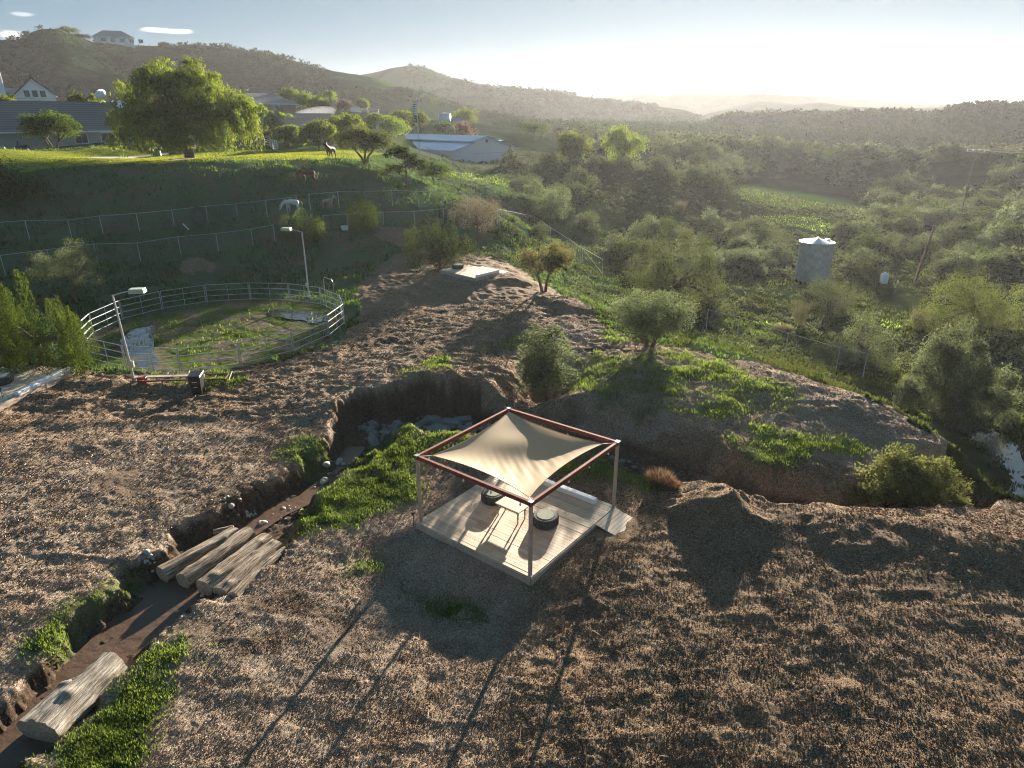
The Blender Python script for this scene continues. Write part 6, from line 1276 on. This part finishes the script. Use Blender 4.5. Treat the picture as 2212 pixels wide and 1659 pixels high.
# tufts of dry reddish grass
def tuft(px, py, s_, n, m, label, seed, w=1.0):
    x, y, z = G(px, py); g = np.random.default_rng(seed); th = g.uniform(0, 6.28, n); rd = np.sqrt(g.random(n)) * s_ * .45 * w; tl = rd / s_ * 1.0 + .1; ax = nrm(np.stack([np.cos(th) * tl, np.sin(th) * tl, np.ones(n)], 1) + g.normal(size=(n, 3)) * .12)
    V, Fc = leaves(np.stack([rd * np.cos(th), rd * np.sin(th), np.zeros(n) - .03], 1), ax, s_ * g.uniform(.5, 1.1, n), .018, g); o = mk('dry_tuft', V, Fc, m, None, {'rnd': np.repeat(g.random(n), 4)}); o.location = (x, y, hz(x, y)); tag(o, label, 'grass tuft')
tuft(1425, 1048, .62, 1500, M['dry_rust'], 'reddish-brown dry tuft at the gully edge right of the shade frame', 1)
tuft(1450, 1058, .4, 700, M['dry_rust'], 'lower brown tuft just right of the reddish one', 2)
tuft(1690, 720, .8, 1200, M['straw'], 'pale dry clump beyond the chain-link fence in the hollow', 3, 1.6)
for px, py, s_ in [(1468,460,2.2),(1480,520,2.0)]: tuft(px, py, s_, 900, M['straw'], 'tall pale weed on the open hillside' + (', upper one' if py == 460 else ', lower one'), 4, .5)
for px, py in [(1725, 705), (1980, 712)]: tuft(px, py, 2.6, 260, M['straw'], 'thin dead stalk rising from the valley scrub' + (' below the steel tank' if px == 1725 else ' left of the gold oak'), 5, .25)
# ------------------------------------------------------------------ horses and donkey
def skin(name, chains, m, parent=None, sub=2):
    """chains: list of [(x, y, z, radius), ...]; the first point of a later chain may repeat an earlier point to join on"""
    V = []; E_ = []; Rr = []; idx = {}
    for ch in chains:
        prev = None
        for p in ch:
            k = tuple(round(c, 4) for c in p[:3])
            if k not in idx: idx[k] = len(V); V.append(p[:3]); Rr.append(p[3] if not hasattr(p[3], '__len__') else p[3])
            i = idx[k]
            if prev is not None and prev != i: E_.append((prev, i))
            prev = i
    me = bpy.data.meshes.new(name); me.from_pydata(V, E_, []); me.update(); o = bpy.data.objects.new(name, me); C.objects.link(o)
    md = o.modifiers.new('skin', 'SKIN'); md.use_smooth_shade = True
    for i, r in enumerate(Rr): me.skin_vertices[0].data[i].radius = (r, r) if not hasattr(r, '__len__') else r
    me.skin_vertices[0].data[0].use_root = True
    sb = o.modifiers.new('sub', 'SUBSURF'); sb.levels = sub; sb.render_levels = sub
    if m: me.materials.append(m)
    if parent: o.parent = parent
    return o
def horse(x, y, z, rz, mat_, mane, pose, label, s_=1.0, name='horse', cat='horse', sock=None):
    """faces +X; ground at z = 0 of the root"""
    t = empty(name, (x, y, z), rz, label, cat); t.scale = (s_,) * 3
    B_ = [(-.72, 0, 1.16, .24), (-.45, 0, 1.18, .30), (-.05, 0, 1.12, .30), (.35, 0, 1.14, .30), (.62, 0, 1.22, .25)]
    if pose == 'graze': N_ = [(.62, 0, 1.22, .25), (.90, 0, 1.10, .17), (1.16, 0, .80, .125), (1.32, 0, .52, .10)]; Hd = [(1.32, 0, .52, .10), (1.38, 0, .40, .105), (1.46, 0, .22, .075), (1.52, 0, .09, .06)]; er = (1.28, .62)
    else: N_ = [(.62, 0, 1.22, .25), (.82, 0, 1.42, .18), (.98, 0, 1.66, .13), (1.06, 0, 1.84, .11)]; Hd = [(1.06, 0, 1.84, .11), (1.18, 0, 1.80, .105), (1.38, 0, 1.66, .075), (1.50, 0, 1.58, .06)]; er = (1.04, 2.0)
    ch = [B_[::-1], N_, Hd]
    for sy, dx in ((1, .05), (-1, -.10)):
        ch.append([(.62, 0, 1.22, .25), (.56 + dx * .3, .16 * sy, .92, .12), (.55 + dx, .17 * sy, .70, .085), (.55 + dx * 1.4, .17 * sy, .45, .055), (.54 + dx * 1.4, .17 * sy, .16, .042), (.57 + dx * 1.4, .17 * sy, .03, .058)])
        ch.append([(-.45, 0, 1.18, .30), (-.55 - dx * .4, .17 * sy, .90, .15), (-.50 - dx, .18 * sy, .68, .095), (-.70 - dx * 1.2, .18 * sy, .48, .062), (-.66 - dx * 1.2, .18 * sy, .16, .043), (-.62 - dx * 1.2, .18 * sy, .03, .058)])
    for sy in (1, -1): ch.append([Hd[0], (er[0], .07 * sy, er[1], .03), (er[0] - .01, .085 * sy, er[1] + .09, .012)])
    skin('body', ch, mat_, t)
    skin('tail', [[(-.92, 0, 1.20, .05), (-1.02, 0, 1.0, .065), (-1.02, 0, .70, .06), (-.98, 0, .42, .025)]], mane, t, 1)
    mp = [Vector(p[:3]) for p in N_]; m = MB()
    for a, b in zip(mp[:-1], mp[1:]):
        for q in range(4): c = a.lerp(b, q / 4); u = Vector((-(b - a).z, 0, (b - a).x)).normalized() * (.2 if q else .2); m.box(c + u * .85, (.09, .05, .14))
    m.build('mane', mane, t); return t
def hide(name, col, var=.12): return simple(name, col, .65, var=var, sc_=3)
x, y, z = G(716, 344); horse(x, y, z, R(255), hide('dark_hide', (.022, .015, .012)), M['black'], 'stand', 'dark brown horse standing at the lawn edge, seen head-on', 1.0)
x, y, z = G(668, 397); horse(x, y, z, R(186), hide('chestnut_hide', (.17, .055, .028)), hide('chestnut_mane', (.10, .035, .02)), 'graze', 'chestnut horse grazing on the shaded slope, facing left', .98)
x, y, z = G(634, 459); horse(x, y, z, R(186), hide('grey_hide', (.58, .58, .55), .08), hide('grey_mane', (.40, .40, .38)), 'graze', 'white horse grazing behind the fence, facing left', .86)
x, y, z = G(708, 451); horse(x, y, z, R(-8), hide('donkey_hide', (.22, .20, .19)), hide('donkey_mane', (.12, .11, .10)), 'stand', 'grey donkey with raised head behind the fence, facing right', .66, 'donkey', 'donkey')
# wisp of chimney smoke
q = Ar(672, 250, 150); bm = bmesh.new(); bmesh.ops.create_icosphere(bm, subdivisions=3, radius=1); me = bpy.data.meshes.new('smoke'); bm.to_mesh(me); bm.free(); so_ = bpy.data.objects.new('smoke', me); C.objects.link(so_)
so_.location = q; so_.scale = (5.2, 2.5, 1.5); so_.rotation_euler = (0, R(-12), 0); tag(so_, kind='stuff')
sm_ = bpy.data.materials.new('smoke'); sm_.use_nodes = True; st_ = sm_.node_tree; st_.nodes.remove(st_.nodes['Principled BSDF']); pv2 = st_.nodes.new('ShaderNodeVolumePrincipled'); pv2.inputs['Color'].default_value = (.9, .93, 1, 1); pv2.inputs['Density'].default_value = .10
st_.links.new(pv2.outputs[0], st_.nodes['Material Output'].inputs['Volume']); me.materials.append(sm_)
# HAZE
hb = MB().box((0, 540, 31), (3600, 2000, 112)).build('haze', None); tag(hb, kind='stuff')
hm_ = bpy.data.materials.new('haze'); hm_.use_nodes = True; ht = hm_.node_tree; ht.nodes.remove(ht.nodes['Principled BSDF'])
pv = ht.nodes.new('ShaderNodeVolumePrincipled'); pv.inputs['Color'].default_value = (.93, .955, 1, 1); pv.inputs['Density'].default_value = 0.00013; pv.inputs['Anisotropy'].default_value = .45
ht.links.new(pv.outputs[0], ht.nodes['Material Output'].inputs['Volume']); hb.data.materials.append(hm_)
